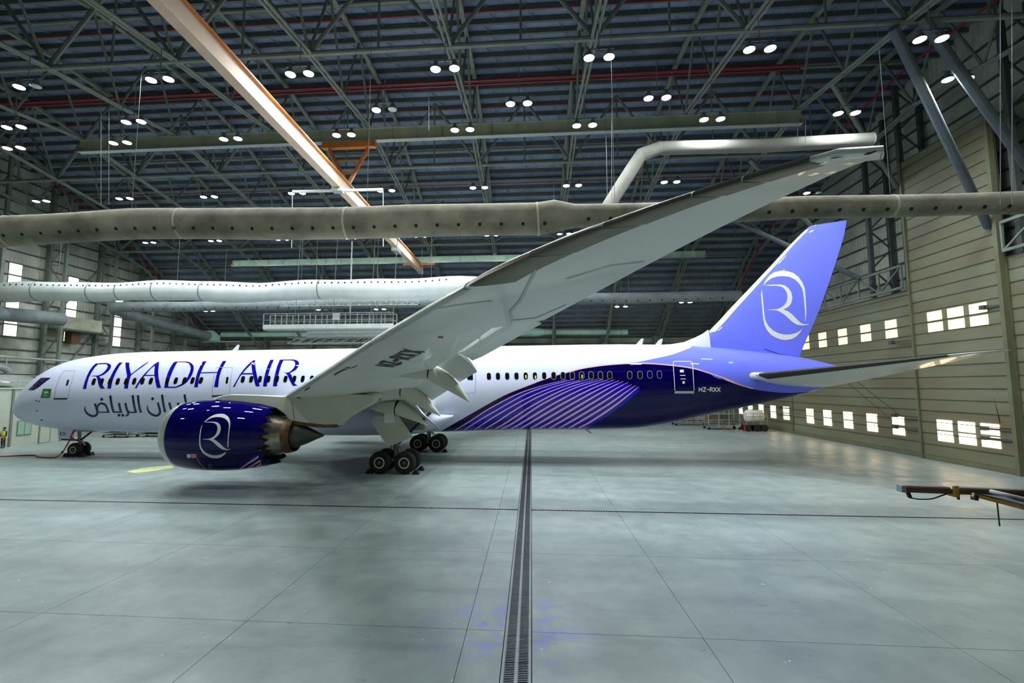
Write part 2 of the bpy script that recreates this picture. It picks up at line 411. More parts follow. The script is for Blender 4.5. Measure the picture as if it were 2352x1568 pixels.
# hangar doors: boards, posts, daylight panes
BP = .80
def door(n, XD, y0, y1, ztop, wins, uppers, ww=1.24):
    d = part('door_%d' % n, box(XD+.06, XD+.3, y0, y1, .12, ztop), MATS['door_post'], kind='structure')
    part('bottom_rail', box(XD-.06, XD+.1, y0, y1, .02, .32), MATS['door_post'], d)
    k = 0; z = .32
    while z < ztop-.05:
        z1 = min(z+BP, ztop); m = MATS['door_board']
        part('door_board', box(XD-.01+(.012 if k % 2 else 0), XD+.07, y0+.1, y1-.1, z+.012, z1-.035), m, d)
        part('board_rib', box(XD-.05, XD+.06, y0+.1, y1-.1, z1-.035, z1+.012), MATS['door_rib'], d); z = z1; k += 1
    for zz, ys in ((1.42, wins), (9.1, uppers)):
        for y in ys:
            for q in (0, 1): part('pane', box(XD-.035, XD+.02, y-ww/2, y+ww/2, zz+q*.80, zz+q*.80+.68), MATS['pane_warm' if zz < 5 else 'pane_amber'], d)
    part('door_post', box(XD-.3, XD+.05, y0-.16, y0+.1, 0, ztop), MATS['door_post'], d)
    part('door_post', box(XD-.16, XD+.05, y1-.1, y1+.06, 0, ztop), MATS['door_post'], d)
    return d
w2 = [18.7, 15.7, 12.57, 9.43, 6.43]
door(1, 68.65, -3.47, 3.77, 22.5, [1.7, -.02, -1.67], [1.77, .06, -1.62])
door(2, 68.95, 3.85, 21.95, 12.65, w2, w2)
door(3, 69.3, 22.0, 42.6, 12.65, [24.15, 27.2, 30.3, 33.4, 36.5], [])
door(4, 68.85, -21.5, -3.55, 13.1, [], [])
door(5, 69.3, -42.9, -21.6, 13.1, [], [])
# header truss above the doors and the tail-door slot frame
def lattice(name, label, p, q, h, step, m, r=.09, group=None):
    p, q = Vector(p), Vector(q); t = thing(name, label, 'truss', tuple(p), group); L = (q-p).length; n = max(2, int(L/step)); up = Vector((0, 0, h))
    part('bottom_chord', beam(p, q, r*2, r*2), m, t); part('top_chord', beam(p+up, q+up, r*2, r*2), m, t)
    for k in range(n+1):
        a = p.lerp(q, k/n); part('upright', beam(a, a+up, r*1.3, r*1.3), m, t)
        if k < n:
            b = p.lerp(q, (k+1)/n); part('diagonal', beam(a, b+up, r*1.1, r*1.1) if k % 2 else beam(a+up, b, r*1.1, r*1.1), m, t)
    return t
lattice('header_truss', 'grey lattice truss above the long row of door windows behind the tail', (68.5, 4.3, 12.85), (68.5, 36.5, 12.85), 1.7, 2.4, MATS['steel'])
lattice('header_truss', 'grey lattice truss above the hangar door right of the tall tail door', (68.4, -21, 13.4), (68.4, -3.9, 13.4), 1.75, 2.4, MATS['steel'])
for i, (y, zt) in enumerate(((4.5, 29.2), (8.5, 28.6), (-4.2, 29.2), (-7.8, 28.6))):
    lattice_lbl = ['beside the tall tail door above the header truss, windows side', 'two bays from the tall tail door above the header truss', 'at the far side of the tall tail door', 'two bays beyond the tall tail door'][i]
    t = thing('gantry_column', 'dark laced steel column '+lattice_lbl, 'column', (69.9, y, 12.8))
    for x in (69.2, 70.9): part('post', box(x-.16, x+.16, y-.16, y+.16, 12.8, zt), MATS['steel_dark'], t)
    z = 13.6; s = 0
    while z+1.7 < zt:
        part('lacing', beam((69.2 if s else 70.9, y, z), (70.9 if s else 69.2, y, z+1.7), .1, .1), MATS['steel_dark'], t); z += 1.7; s = 1-s
# ---------------------------------------------------------------- roof trusses
TX = [-11.9+7.9*k for k in range(11)]
NU = [-41.9, -35.5, -30.5, -25.6, -21, -15.6, -10.2, -5.2, 0, 5.2, 10.2, 15.6, 21, 25.6, 30.5, 35.5, 41.9]
def top_z(y): return roof_z(y)-.62
bot = [(0, u+YC, chord_z(u+YC)) for u in NU]
topn = [(0, u+YC, max(top_z(u+YC), chord_z(u+YC)+.9)) for u in [-41.9]+[(NU[i]+NU[i+1])/2 for i in range(len(NU)-1)]+[41.9]]
tr0 = thing('roof_truss', 'deep grey tubular steel roof truss spanning the hangar from front to back', 'truss', (0, YC, 25.1), 'main roof trusses')
def loc(g): return g
part('bottom_chord', join(tube([(-.13, y, z) for _, y, z in bot], .09, 6), tube([(.13, y, z) for _, y, z in bot], .09, 6)), MATS['steel'], tr0, 30)
part('top_chord', join(*[beam(topn[i], topn[i+1], .3, .26) for i in range(len(topn)-1)]), MATS['steel'], tr0)
for i in range(len(NU)-1):
    part('web_member', tube([bot[i], topn[i+1]], .085, 6), MATS['steel'], tr0, 40)
    part('web_member', tube([topn[i+1], bot[i+1]], .085, 6), MATS['steel'], tr0, 40)
for s in (0, -1): part('column', beam((0, bot[s][1], 0), (0, bot[s][1], 13), .5, .35), MATS['steel'], tr0)
for i, x in enumerate(TX):
    t = tr0 if i == 0 else copy_tree(tr0)
    t.location.x = x
    t['label'] = 'grey tubular steel roof truss spanning the hangar '+['beside the left wall columns', 'over the office cabin', 'over the nose gear', 'over the title lettering', 'over the engine inlet', 'over the cream crane girder', 'over the lowered flaps', 'over the striped swoosh', 'over the foot of the fin', 'over the tailplane', 'next to the hangar doors'][i]
# longitudinal frames: pipe at bottom-chord level with inverted V bracing to the purlins
for y, lb in ((-10.1, 'in front of the ridge'), (5.4, 'just behind the ridge'), (21.0, 'far behind the ridge')):
    z = chord_z(y); zt = roof_z(y)-.45
    t = thing('longitudinal_frame', 'grey pipe frame with inverted V braces crossing the roof trusses '+lb, 'frame', (TX[0], y, z))
    part('pipe', tube([(TX[0], y, z), (68.3, y, z)], .15, 8), MATS['steel'], t, 30)
    for i in range(len(TX)-1):
        xm = (TX[i]+TX[i+1])/2
        part('brace', tube([(TX[i], y, z), (xm, y, zt)], .12, 6), MATS['steel'], t, 40)
        part('brace', tube([(xm, y, zt), (TX[i+1], y, z)], .12, 6), MATS['steel'], t, 40)
        part('hanger', tube([(xm, y, zt), (xm, y, z)], .07, 6), MATS['steel'], t, 40)
for y, lb in ((-6.6, 'nearest the ridge on the front slope'), (2.6, 'just behind the ridge'), (11, 'on the upper back slope'), (15.1, 'on the middle back slope'), (27, 'on the lower back slope')):
    part('roof_tie', tube([(TX[0], y, top_z(y)-.1), (68.3, y, top_z(y)-.1)], .13, 8), MATS['steel'], None, 30, 'long horizontal steel tie pipe under the purlins '+lb, 'pipe')
# sprinkler mains
for y, dz, r, lb in ((1.2, 1.5, .1, 'twin sprinkler mains, front one'), (1.75, 1.45, .1, 'twin sprinkler mains, rear one')):
    part('sprinkler_pipe', tube([(XL+2.95, y, roof_z(y)-dz), (60.5, y, roof_z(y)-dz)], r, 8), MATS['red_pipe'], None, 30, 'thick red pipe under the roof sheets, of the '+lb, 'pipe')
def roof_hit(px, py, drop):
    return min((abs(on(px, py, 1, y/10).z-(roof_z(y/10)-drop)), y/10) for y in range(-150, 380))[1]
for y, lb in ((roof_hit(900, 40, .8), 'far in front of the twin mains'), (roof_hit(900, 257, .8), 'behind the twin mains'), (roof_hit(900, 383, .8), 'behind the crane runway'), (roof_hit(900, 430, .8), 'on the middle back slope')):
    part('sprinkler_pipe', tube([(XL+2.95, y, roof_z(y)-.75), (66, y, roof_z(y)-.75)], .05, 6), MATS['red_pipe'], None, 30, 'thin red sprinkler pipe under the roof sheets '+lb, 'pipe')
pts = [(XL+2.75, y, roof_z(y)-1.6) for y in [-4+2*k for k in range(22)]]
part('sprinkler_pipe', tube(pts, .07, 6), MATS['red_pipe'], None, 30, 'red pipe following the roof edge down the left wall', 'pipe')
pts = [(66.9, y, roof_z(y)-2.9) for y in [-12+2*k for k in range(22)]]
part('sprinkler_pipe', tube(pts, .08, 6), MATS['red_pipe'], None, 30, 'red pipe following the roof edge above the hangar doors', 'pipe')
# knee struts from roof to door gantry
def strut(p, q, r, m, label): part('knee_strut', tube([p, q], r, 12), MATS[m], None, 30, label, 'strut')
strut((58.5, -10.1, 23.5), (68.5, -3.0, 15.2), .25, 'steel_blue', 'thick round steel strut sloping down across the tall tail door')
strut((59.6, -10.45, 23.75), (68.7, -5.6, 17.6), .25, 'steel_blue', 'pale blue-grey round steel strut passing behind a pair of lights')
strut((58.3, 5.8, 24.2), (68.6, 12.6, 18.2), .2, 'steel', 'grey round steel strut from the rear pipe frame to the door gantry')
strut((59.4, -3.6, 24.7), (68.6, 4.2, 20.8), .16, 'steel', 'slim round steel strut running to the top left corner of the tall tail door')
strut((58.8, 13.5, 22.2), (68.4, 8.9, 14.6), .22, 'steel_blue', 'grey strut ending on the header truss behind the fin')
for i, (x, y) in enumerate(((43.2, 33), (51.1, 33), (35.4, 33), (19.6, 33), (11.8, 33))):
    strut((x, 27, chord_z(27)), (x, 41.5, 9.5), .18, 'steel', ['grey raking strut to the back wall over the rear cabin windows', 'grey raking strut to the back wall left of the fin', 'grey raking strut to the back wall behind the flap tip', 'grey raking strut to the back wall behind the work platform', 'grey raking strut to the back wall left of the work platform'][i])
# ---------------------------------------------------------------- twin high-bay lights
LZ = 21.8
hb_lab = 'twin round high-bay lights glowing white, hanging on a rod from the roof trusses'
def light_proto():
    t = thing('high_bay_light', hb_lab, 'light', (0, 0, 0), 'twin high-bay roof lights')
    part('hanger_rod', tube([(0, 0, .45), (0, 0, 2.6)], .025, 6), MATS['cable'], t)
    part('cross_bar', box(-.75, .75, -.03, .03, .42, .48), MATS['lamp_body'], t)
    for s in (-1, 1):
        h = part('lamp_housing', revolve([(0, .27), (.1, .25), (.26, .12), (.45, .1)], (s*.5, 0, 0), 'z', 16), MATS['lamp_body'], t, 40)
        part('lens', revolve([(-.075, .06), (-.06, .16), (-.02, .255), (.0, .262)], (s*.5, 0, 0), 'z', 16), MATS['lamp_glow'], h, 60)
    return t
hb = light_proto()              # pattern for the fittings, deleted after the last copy
def place_light(x, y, z, rod=None, label=None, single=False, off=None):
    t = copy_tree(hb); t.location = (x, y, z)
    if label: t['label'] = 'twin glowing high-bay lights '+label
    rz = (rod or chord_z(y))-z
    for ch in t.children:
        if ch.name.startswith('hanger_rod'): ch.scale.z = 1; ch.scale = (1, 1, max(.2, (rz)/2.6))
    nm = 'high_bay_bulb' if off is None else 'high_bay_bulb_%s_offscreen' % off
    a = bpy.data.lights.new(nm, 'AREA'); a.shape = 'RECTANGLE'; a.size = .45 if single else 1.3; a.size_y = .45; a.energy = LAMP_W*(.5 if single else 1); a.color = (.90, .97, 1.0)
    lo = bpy.data.objects.new(nm, a); COL.objects.link(lo); lo.parent = t; lo.location = (-.5 if single else 0, 0, -.12)
    if single:                                   # the photograph shows the second lamp of this fitting dark
        t['label'] = t['label'].replace('twin glowing high-bay lights', 'high-bay light with one dark lamp')
        for ch in [c for c in t.children if c.name.startswith('lamp_housing')][1:]:
            for c in ch.children: c.data = c.data.copy(); c.data.materials[0] = MATS['lamp_off']
rowsL = {'A': [(63, 199, 1), (367, 183), (688, 170), (1022, 158), (1376, 132), (1745, 113), (2138, 90)],
 'B': [(32, 292), (307, 280), (883, 252, 1), (1192, 238), (1510, 225), (2200, 182)],
 'C': [(32, 340), (276, 328), (530, 319), (790, 310), (1062, 298), (1343, 288), (1636, 274), (1945, 260)],
 'D': [(95, 462), (286, 456), (480, 452), (682, 444), (887, 438), (1100, 431), (1315, 426), (1540, 418)],
 'E': [(258, 492), (435, 494), (1005, 473), (1205, 472)],
 'F': [(343, 557), (494, 553), (648, 550), (805, 547), (965, 543), (1129, 540), (1296, 537), (1867, 443, 1)]}
rowlab = {'A': 'hanging below the front pipe frame of the roof', 'B': 'between the front pipe frame and the grey-green runway beam', 'C': 'just in front of the grey-green crane runway beam', 'D': 'just behind the grey-green crane runway beam', 'E': 'in mid-bay behind the rear pipe frame', 'F': 'on the far roof slope before the pale green runway'}
for r in 'ABCDEF':
    for px, py, *s1 in rowsL[r]:
        p = on(px, py, 2, LZ); place_light(p.x, p.y, p.z, None, rowlab[r], bool(s1))
for px, py, *s1 in [(480, 714), (873, 710), (740, 711, 1), (1427, 704), (1575, 694)]:
    p = on(px, py, 1, 24.0); place_light(p.x, p.y, p.z, p.z+3, 'hanging low near the back wall', bool(s1))
for x in (3.9, 19.6, 35.4, 51.1, 66):
    place_light(x, -20.5, chord_z(-20.5)-2.0, None, 'over the open floor in front of the wing tip', False, ('a', 'b', 'c', 'd', 'e')[int(x//15)])
for o in [g for c in hb.children for g in c.children]+list(hb.children)+[hb]: bpy.data.objects.remove(o)
# ---------------------------------------------------------------- cranes
def runway(y, z, x0, x1, h, m, label):
    t = thing('crane_runway', label, 'crane rail', (x0, y, z))
    part('girder', ibeam((x0, y, z), (x1, y, z), .35, h), m, t)
    part('rail_flange', box(x0, x1, y-.22, y+.22, z-h/2-.07, z-h/2), MATS['galv'], t)
    k = 0; x = x0+1
    while x < x1: part('stiffener', box(x-.02, x+.02, y-.16, y-.02, z-h/2+.05, z+h/2-.05), m, t); x += 1.9
    for x in TX:
        if x0 < x < x1: part('hanger', beam((x, y, z+h/2), (x, y, chord_z(y)), .2, .2), m, t)
    for x in (x0, x1): part('buffer', box(x-.12, x+.12, y-.15, y+.15, z-h/2+.02, z-h/2+.32), MATS['orange'], t)
runway(0.0, 24.52, 3.7, 59.4, .95, MATS['runway_grey'], 'long grey-green crane runway beam under the ridge')
runway(23.5, 20.95, 1.7, 60.7, .72, MATS['rail_green'], 'long pale green crane runway beam on the far roof slope')
runway(-23.5, 20.95, 3.4, 60, .72, MATS['runway_grey'], 'grey-green crane runway beam above the photographer')
GXc, GZ = 26.02, 19.5
cg = thing('crane_girder', 'cream crane girder with orange top flange crossing above the wing', 'crane', (GXc, -24.5, GZ))
part('web_plate', box(GXc-.1, GXc+.1, -24.5, 24.9, GZ+.06, GZ+1.0), MATS['cream'], cg)
part('bottom_flange', box(GXc-.26, GXc+.26, -24.5, 24.9, GZ, GZ+.06), MATS['cream'], cg)
part('top_flange', box(GXc-.26, GXc+.28, -24.5, 24.9, GZ+1.0, GZ+1.06), MATS['orange'], cg)
part('end_plate', box(GXc-.23, GXc+.23, 24.9, 24.95, GZ-.02, GZ+1.08), MATS['cream'], cg)
for s in (-1, 1): part('hanger_leg', beam((GXc, 0, GZ+1.06), (GXc+s*1.55, 0, 23.5), .22, .22), MATS['orange'], cg)
for t_ in (.35, .68): part('hanger_tie', beam((GXc-1.55*t_, 0, GZ+1.06+2.9*t_), (GXc+1.55*t_, 0, GZ+1.06+2.9*t_), .1, .1), MATS['orange'], cg)
part('trolley_beam', box(GXc-2.1, GXc+2.1, -.2, .2, 23.5, 23.95), MATS['orange'], cg)
for y in (-23.5, 23.5):
    part('trolley_beam', box(GXc-2.0, GXc+2.0, y-.18, y+.18, GZ+.76, GZ+1.0), MATS['orange'], cg)
    part('trolley_clamp', box(GXc-.2, GXc+.2, y-.2, y+.2, GZ+.9, GZ+1.02), MATS['orange'], cg)
part('hoist_unit', box(GXc-.3, GXc+.3, 12.6, 14.2, GZ-.45, GZ), MATS['galv'], cg)
# spreader bar with platform under the girder
cb = thing('spreader_bar', 'white spreader bar clamped across the cream crane girder', 'beam', (26, 0, 19.3))
sb = min((abs(on(776, 437, 1, k/20).z-19.36), k/20) for k in range(-160, 200))[1]
q0, q1 = on(672, 440, 1, sb), on(880, 435, 1, sb)
part('bar', beam(q0, q1, .16, .16), MATS['canvas_white'], cb)
part('clamp', box(GXc-.35, GXc+.35, sb-.3, sb+.3, min(q0.z, q1.z)-.1, GZ+.02), MATS['galv'], cb)
for q in (q0, q1): part('drop_cable', tube([q, (q.x+.1, sb, q.z-4.2)], .03, 6), MATS['rail_green'], cb)
py_ = 11.0
pl = thing('work_platform', 'suspended aluminium work platform with railing hanging above the fuselage', 'platform', (19, py_, 10.8))
a, b = on(612, 757, 1, py_), on(907, 754, 1, py_); x0, x1, zf = a.x, b.x, a.z
part('deck', box(x0, x1, py_-.6, py_+.6, zf-.12, zf), MATS['galv'], pl)
part('toe_board', box(x0, x1, py_-.64, py_-.6, zf, zf+.42), MATS['canvas_white'], pl)
for zz in (.85, 1.5):
    for s in (-.6, .6): part('guard_rail', beam((x0, py_+s, zf+zz), (x1, py_+s, zf+zz), .06, .06), MATS['galv'], pl)
for k in range(12):
    x = x0+(x1-x0)*k/11
    for s in (-.6, .6): part('stanchion', beam((x, py_+s, zf), (x, py_+s, zf+1.5), .07, .07), MATS['galv'], pl)
part('notice_board', box(x0+7*(x1-x0)/13, x0+7*(x1-x0)/13+.72, py_-.68, py_-.64, zf+.8, zf+1.45), MATS['canvas_white'], pl)
mx = on(805, 690, 1, py_).x
part('mast', tube([(mx, py_, zf+1.5), (mx, py_, 19.6)], .07, 8), MATS['galv'], pl)
for px, pyy in ((690, 560), (775, 560), (862, 545), (912, 560)):
    t_ = on(px, pyy, 1, py_); part('suspension_cable', tube([(min(max(t_.x-.3, x0+.2), x1-.2), py_, zf), t_, (t_.x+.15, py_, 21.5)], .03, 6), MATS['cable'], pl)
a, b = on(645, 703, 1, 13.6), on(960, 700, 1, 13.6)
lattice('spreader_truss', 'slim white lattice beam above the suspended work platform', (a.x, 13.6, a.z), (b.x, 13.6, a.z), .45, .55, MATS['galv'], .035)
a, b = on(700, 770, 1, 12.5), on(900, 768, 1, 12.5)
lp = thing('work_platform', 'lower white telescopic platform with lattice base under the railing platform', 'platform', (a.x, 12.5, a.z))
part('deck', box(a.x, b.x+1, 11.9, 13.1, a.z-.15, a.z), MATS['canvas_white'], lp)
part('fascia', box(a.x+.5, b.x+1, 11.86, 11.9, a.z, a.z+.45), MATS['galv'], lp)
for s in (11.9, 13.1):
    for k in range(9):
        xx = a.x-1.5+1.1*k; part('lattice_bar', beam((xx, s, a.z-.85), (xx+1.1, s, a.z-.3), .05, .05), MATS['galv'], lp)
    part('lattice_chord', beam((a.x-1.5, s, a.z-.3), (a.x+8.4, s, a.z-.3), .07, .07), MATS['galv'], lp)
    part('lattice_chord', beam((a.x-1.5, s, a.z-.85), (a.x+8.4, s, a.z-.85), .07, .07), MATS['galv'], lp)
for xx in (a.x+1, b.x-1.6): part('suspension_cable', tube([(xx, 12.5, a.z), (xx, 12.5, chord_z(12.5))], .03, 6), MATS['cable'], lp)
# ---------------------------------------------------------------- ventilation ducts
def duct(label, pts, r, m, seams=(), holes=None, name='fabric_duct', n=20, wob=0., hang=True, r2=None):
    """fabric duct: sagging tube, seam rings, black discs as shaded air holes, hanger cables"""
    P = []
    for i in range(len(pts)-1):
        a, b = Vector(pts[i]), Vector(pts[i+1]); k = max(1, int((b-a).length/.9))
        for j in range(k): P.append(a.lerp(b, j/k))
    P.append(Vector(pts[-1])); R = []
    for i, p in enumerate(P):
        t = i/(len(P)-1); rr = r(p.x) if callable(r) else r
        R.append(rr*(1+wob*.06*sin(i*.83)+wob*.05*sin(i*.31+1))); p.z += wob*.10*sin(i*.42)
    t = thing(name, label, 'duct', tuple(P[0]))
    part('sleeve', tube(P, R, n), m, t, 60)
    for s in seams:
        i = min(range(len(P)), key=lambda k: abs(P[k].x-s)); d = (P[min(i+1, len(P)-1)]-P[max(0, i-1)]).normalized()
        part('seam_ring', tube([P[i]-d*.05, P[i]+d*.05], R[i]*1.025, n), MATS['canvas_grey'] if m != MATS['canvas_khaki'] else MATS['canvas_seam'], t, 60)
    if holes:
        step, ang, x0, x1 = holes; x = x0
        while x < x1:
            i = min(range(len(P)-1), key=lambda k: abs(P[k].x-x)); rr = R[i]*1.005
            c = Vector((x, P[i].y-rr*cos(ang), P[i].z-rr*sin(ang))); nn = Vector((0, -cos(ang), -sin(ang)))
            part('hole_shade_disc', tube([c-nn*.05, c+nn*.012], .085, 8), MATS['hole_shade'], t, 40); x += step
    if hang:
        for i in range(6, len(P), 13): part('hanger_cable', tube([P[i]+Vector((0, 0, R[i]*.9)), (P[i].x, P[i].y, chord_z(P[i].y))], .012, 5), MATS['cable'], t)
    return t
yy = -12.0
def zy(px, py, y=yy): p = on(px, py, 1, y); return (p.x, p.y, p.z)
duct('wide khaki fabric duct with a row of air holes crossing in front of the roof', [(-11.2, yy-1.6, zy(20, 535)[2]-.9), (zy(20, 535)[0]-2.4, yy-.9, zy(20, 535)[2]-.45), zy(20, 530), zy(300, 515), zy(800, 512), zy(1235, 502), zy(1275, 495), zy(1600, 490), zy(1850, 476), zy(2352, 466), (66.3, yy, zy(2352, 466)[2])],
     lambda x: interp([(10, .78), (38, .78), (41.2, .76), (42, .55), (70, .48)], x), MATS['canvas_khaki'], [zy(22, 530)[0], zy(415, 512)[0], zy(820, 510)[0], zy(1250, 500)[0], zy(2070, 470)[0]], (1.02, .62, zy(40, 530)[0], 66), wob=.25)
duct('plump white fabric duct slung above the front fuselage', [(-11.4, 8, zy(0, 672, 8)[2]), zy(300, 668, 8), zy(600, 670, 8), zy(830, 664, 8), zy(1060, 660, 8), zy(1110, 660, 8)], .93, MATS['canvas_white'], [zy(x, 668, 8)[0] for x in (95, 225, 276, 355, 470, 740)], (.62, -.55, -11, 33), wob=.8, name='fabric_duct')
duct('long grey fabric duct behind the white one, reaching towards the fin', [(-10.2, 36.4, 13.0), (-11.6, 28, 14.0), (-11.9, 21.2, 14.7), (-10.9, 20, 14.85), (7.8, 20, 14.85), (30, 20, 15.0), (60, 20, 15.2), (63, 20, 15.2)], .62, MATS['canvas_grey'], [-3, 4, 14, 47, 59], (1.3, .6, -8, 62), wob=.4)
duct('short grey fabric duct ending at the left wall column', [(-11.1, 3.5, 12.15), (-11.05, 8.5, 12.25), (-11.0, 13.6, 12.5)], .7, MATS['canvas_grey'], [-11.0], hang=False)
duct('pale green duct low along the back wall, left of the platform', [(-9.0, 38, 13.35), (24, 38, 13.3)], .4, MATS['canvas_pale'], [-5, 8, 18], hang=False)
duct('pale green duct low along the back wall over the rear fuselage', [(28, 38, 13.4), (42, 38, 13.35), (54.2, 38, 13.25)], lambda x: .62 if x < 42 else .42, MATS['canvas_pale'], [42, 53.3], hang=False)
duct('angled grey duct dropping from the roof beside the raised wing tip', [(61.6, -3.5, 20.9), (55, -3.5, 20.75), (48.4, -3.5, 20.85), (47.2, -3.6, 20.4), (45.4, -3.8, 17.6), (43.9, -4.1, 15.1), (43.0, -4.3, 13.6)], .43, MATS['canvas_stone'], [48.4, 61.2], n=16, hang=True)
h = thing('duct_hood', 'pale sheet metal hood at the far end of the grey duct', 'vent', (-10.2, 37.3, 12.0))
part('hood', loft([[(-11.0, 36.5, 12.3), (-9.4, 36.5, 12.3), (-9.4, 36.5, 13.9), (-11.0, 36.5, 13.9)], [(-10.4, 37.5, 12.3), (-8.9, 37.5, 12.3), (-8.9, 37.5, 13.1), (-10.4, 37.5, 13.1)]]), MATS['canvas_pale'], h)
part('platform', box(-11.2, -5.0, 36.4, 37.3, 12.05, 12.22), MATS['galv'], h)
part('bracket', join(beam((-7.5, 37, 12.1), (-6.5, 37, 9), .08, .08), beam((-5.5, 37, 12.1), (-6.5, 37, 9), .08, .08), beam((-6.5, 37, 9), (-6.5, 42.8, 9), .08, .08)), MATS['galv'], h)
ah = thing('air_handler', 'stained grey air handling box on a bracket high on the left wall', 'machine', (-12.2, 17.7, 10.9))
part('casing', box(-14.2, -12.4, 15.1, 20.1, 11.75, 13.15), MATS['back_sheet'], ah); part('base_frame', box(-14.4, -12.3, 15.0, 20.3, 11.55, 11.75), MATS['steel_dark'], ah)
part('drop_box', box(-14.2, -13.3, 17.2, 18.3, 10.2, 11.55), MATS['wood'], ah)
# long cables
for i, (px, py0, py1, y) in enumerate(((232, 130, 470, -9), (250, 130, 470, -9), (985, 90, 300, -9), (1405, 60, 460, -7), (1832, 30, 325, -5), (1850, 20, 330, -5), (2298, 0, 470, -14), (2325, 0, 470, -14), (1272, 290, 520, 2))):
    a, b = on(px, py0, 1, y), on(px, py1, 1, y)
    part('steel_cable', tube([(a.x, y, max(a.z, b.z+2)), (b.x, y, b.z)], .013, 5), MATS['cable'], None, False, 'thin vertical steel cable hanging from the roof steelwork', 'cable', 'hanging steel cables')
# ---------------------------------------------------------------- airliner
mat('navy', (4, 0, 78), .16, 0, .05, .5, coat=.7)
mat('title_blue', (22, 10, 150), .2, 0, .05, .5, coat=.9)
mat('ink', (10, 12, 62), .2, 0, .05, .5, coat=1)
mat('white_paint', (212, 217, 238), .2, 0, .03, .4, coat=.8)
mat('wing_grey', (236, 239, 234), .32, 0, .07, .5, coat=.3)
mat('wing_dark', (184, 193, 192), .35, 0, .08, .5, coat=.3)
mat('fairing', (206, 206, 190), .22, 0, .05, .6, coat=.6)
mat('slat_metal', (116, 110, 94), .36, .6, .2, 1.5)
mat('slat_light', (196, 200, 190), .3, .2, .12, 1)
mat('lip_metal', (186, 188, 182), .3, .5, .06, 1)
mat('hot_metal', (164, 160, 142), .22, .9, .35, 2.2, dark=(128, 116, 96))
mat('plug', (92, 94, 80), .45, .6, .25, 2)
mat('heat_rust', (120, 92, 62), .5, .5, .4, 3, dark=(70, 52, 36))
mat('chevron_dark', (16, 16, 20), .5, .2, .2, 3)
mat('glass_dark', (10, 12, 12), .06, 0, .05, 2, coat=1)
mat('glass_lit', (190, 185, 70), .2, 0, .1, 6, emit=.5)
mat('ring_grey', (150, 155, 175), .35, .3, .05)
mat('pink', (246, 190, 186), .25, 0, .04, 1, coat=.6)
mat('bright_blue', (14, 6, 200), .2, 0, .05, 1, coat=.8)
mat('lavender', (118, 128, 255), .2, 0, .03, .4, coat=.9)
mat('tail_edge_reflection', (52, 48, 40), .4, .2, .15, 2)  # edge metal with the dark ceiling reflection put into its colour
mat('tail_grey', (206, 206, 200), .3, 0, .05, .6, coat=.4)
mat('fin_edge', (190, 196, 168), .35, .2, .1, 1)
mat('print_white', (232, 234, 226), .3, 0, .03, 1)
mat('flag_green', (8, 110, 48), .3, 0, .05, 1)
mat('door_line', (150, 156, 176), .4)
mat('decal_red', (178, 30, 44), .5)
mat('wheel_rim', (206, 200, 180), .4, .2, .1, 3)
mat('wheel_hub', (122, 104, 70), .5, .5, .4, 8)
mat('gear_grey', (150, 150, 140), .4, .3, .25, 4)
mat('hose_red', (150, 42, 34), .5, 0, .2, 3)
# livery of the fuselage: the colour of each point follows the painted boundary lines (height over length)
# upper and lower outline: photographed silhouette points on the plane of symmetry
_top = [(38, 922.5), (46, 913), (61, 898), (65, 895), (97, 866), (119, 852.5), (147, 838.7), (179, 827), (220, 819), (275.5, 812), (344, 808), (436, 806.3), (560, 804.3), (900, 799), (1200, 794), (1400, 791), (1540, 792), (1620, 796.5), (1723, 806), (1840, 821), (1904, 836)]
_bot = [(37, 955), (43.4, 961.4), (51, 965.9), (61, 969), (89, 976.7), (127.5, 983), (180, 987), (229.6, 989), (298, 990.7), (367, 991.4), (600, 992), (1019, 990.5), (1080, 989), (1210, 985.5), (1352, 985), (1447, 983), (1515, 974.6), (1624, 951.4), (1720, 932), (1800, 914.6), (1861, 899), (1904, 885.6)]
def _nose(x): return x+.40*max(0, 1-x/6)**1.6       # the blunt nose shows its near side, not its centre line
ZU = [(.36, 3.44)]+[(_nose(p.x), p.z) for p in (on(a, b, 1, 0) for a, b in _top)]
ZL = [(.36, 3.36)]+[(_nose(p.x), p.z) for p in (on(a, b, 1, 0) for a, b in _bot)]
ZU += [(61.4, 6.42), (61.9, 6.22), (62.1, 6.05)]; ZL += [(61.4, 5.66), (61.9, 5.84), (62.1, 5.92)]
WD = [(.36, .03), (.40, .22), (.5, .40), (.74, .72), (1.2, 1.13), (1.8, 1.50), (2.35, 1.78), (3.2, 2.12), (4.2, 2.40), (5.6, 2.64), (7.6, 2.80), (10.5, 2.885), (43, 2.885), (46.5, 2.83), (49.8, 2.60), (52.6, 2.26), (55.5, 1.80), (58, 1.34), (60, .93), (61.4, .55), (62.1, .18)]
def fus(x, t):
    u, l, w = interp(ZU, x), interp(ZL, x), interp(WD, x); return (x, -w*sin(t), (u+l)/2+(u-l)/2*cos(t))
xs = [.36, .37, .39, .42, .47, .54, .63, .75, .9, 1.05, 1.25, 1.5, 1.8, 2.1, 2.4, 2.76, 3.2, 3.7, 4.2, 4.8, 5.5, 6.2, 7.1, 8.1, 9.2, 10.5, 12, 13.6]+[16+1.6*k for k in range(17)]+[43+.75*k for k in range(25)]+[61.5, 61.8, 62.0, 62.1]
xs = sorted(set(xs)); NT = 72
fus_geo = loft([[fus(x, 2*pi*j/NT) for j in range(NT)] for x in xs])
BV0 = BVHTree.FromPolygons([Vector(v) for v in fus_geo[0]], fus_geo[1])
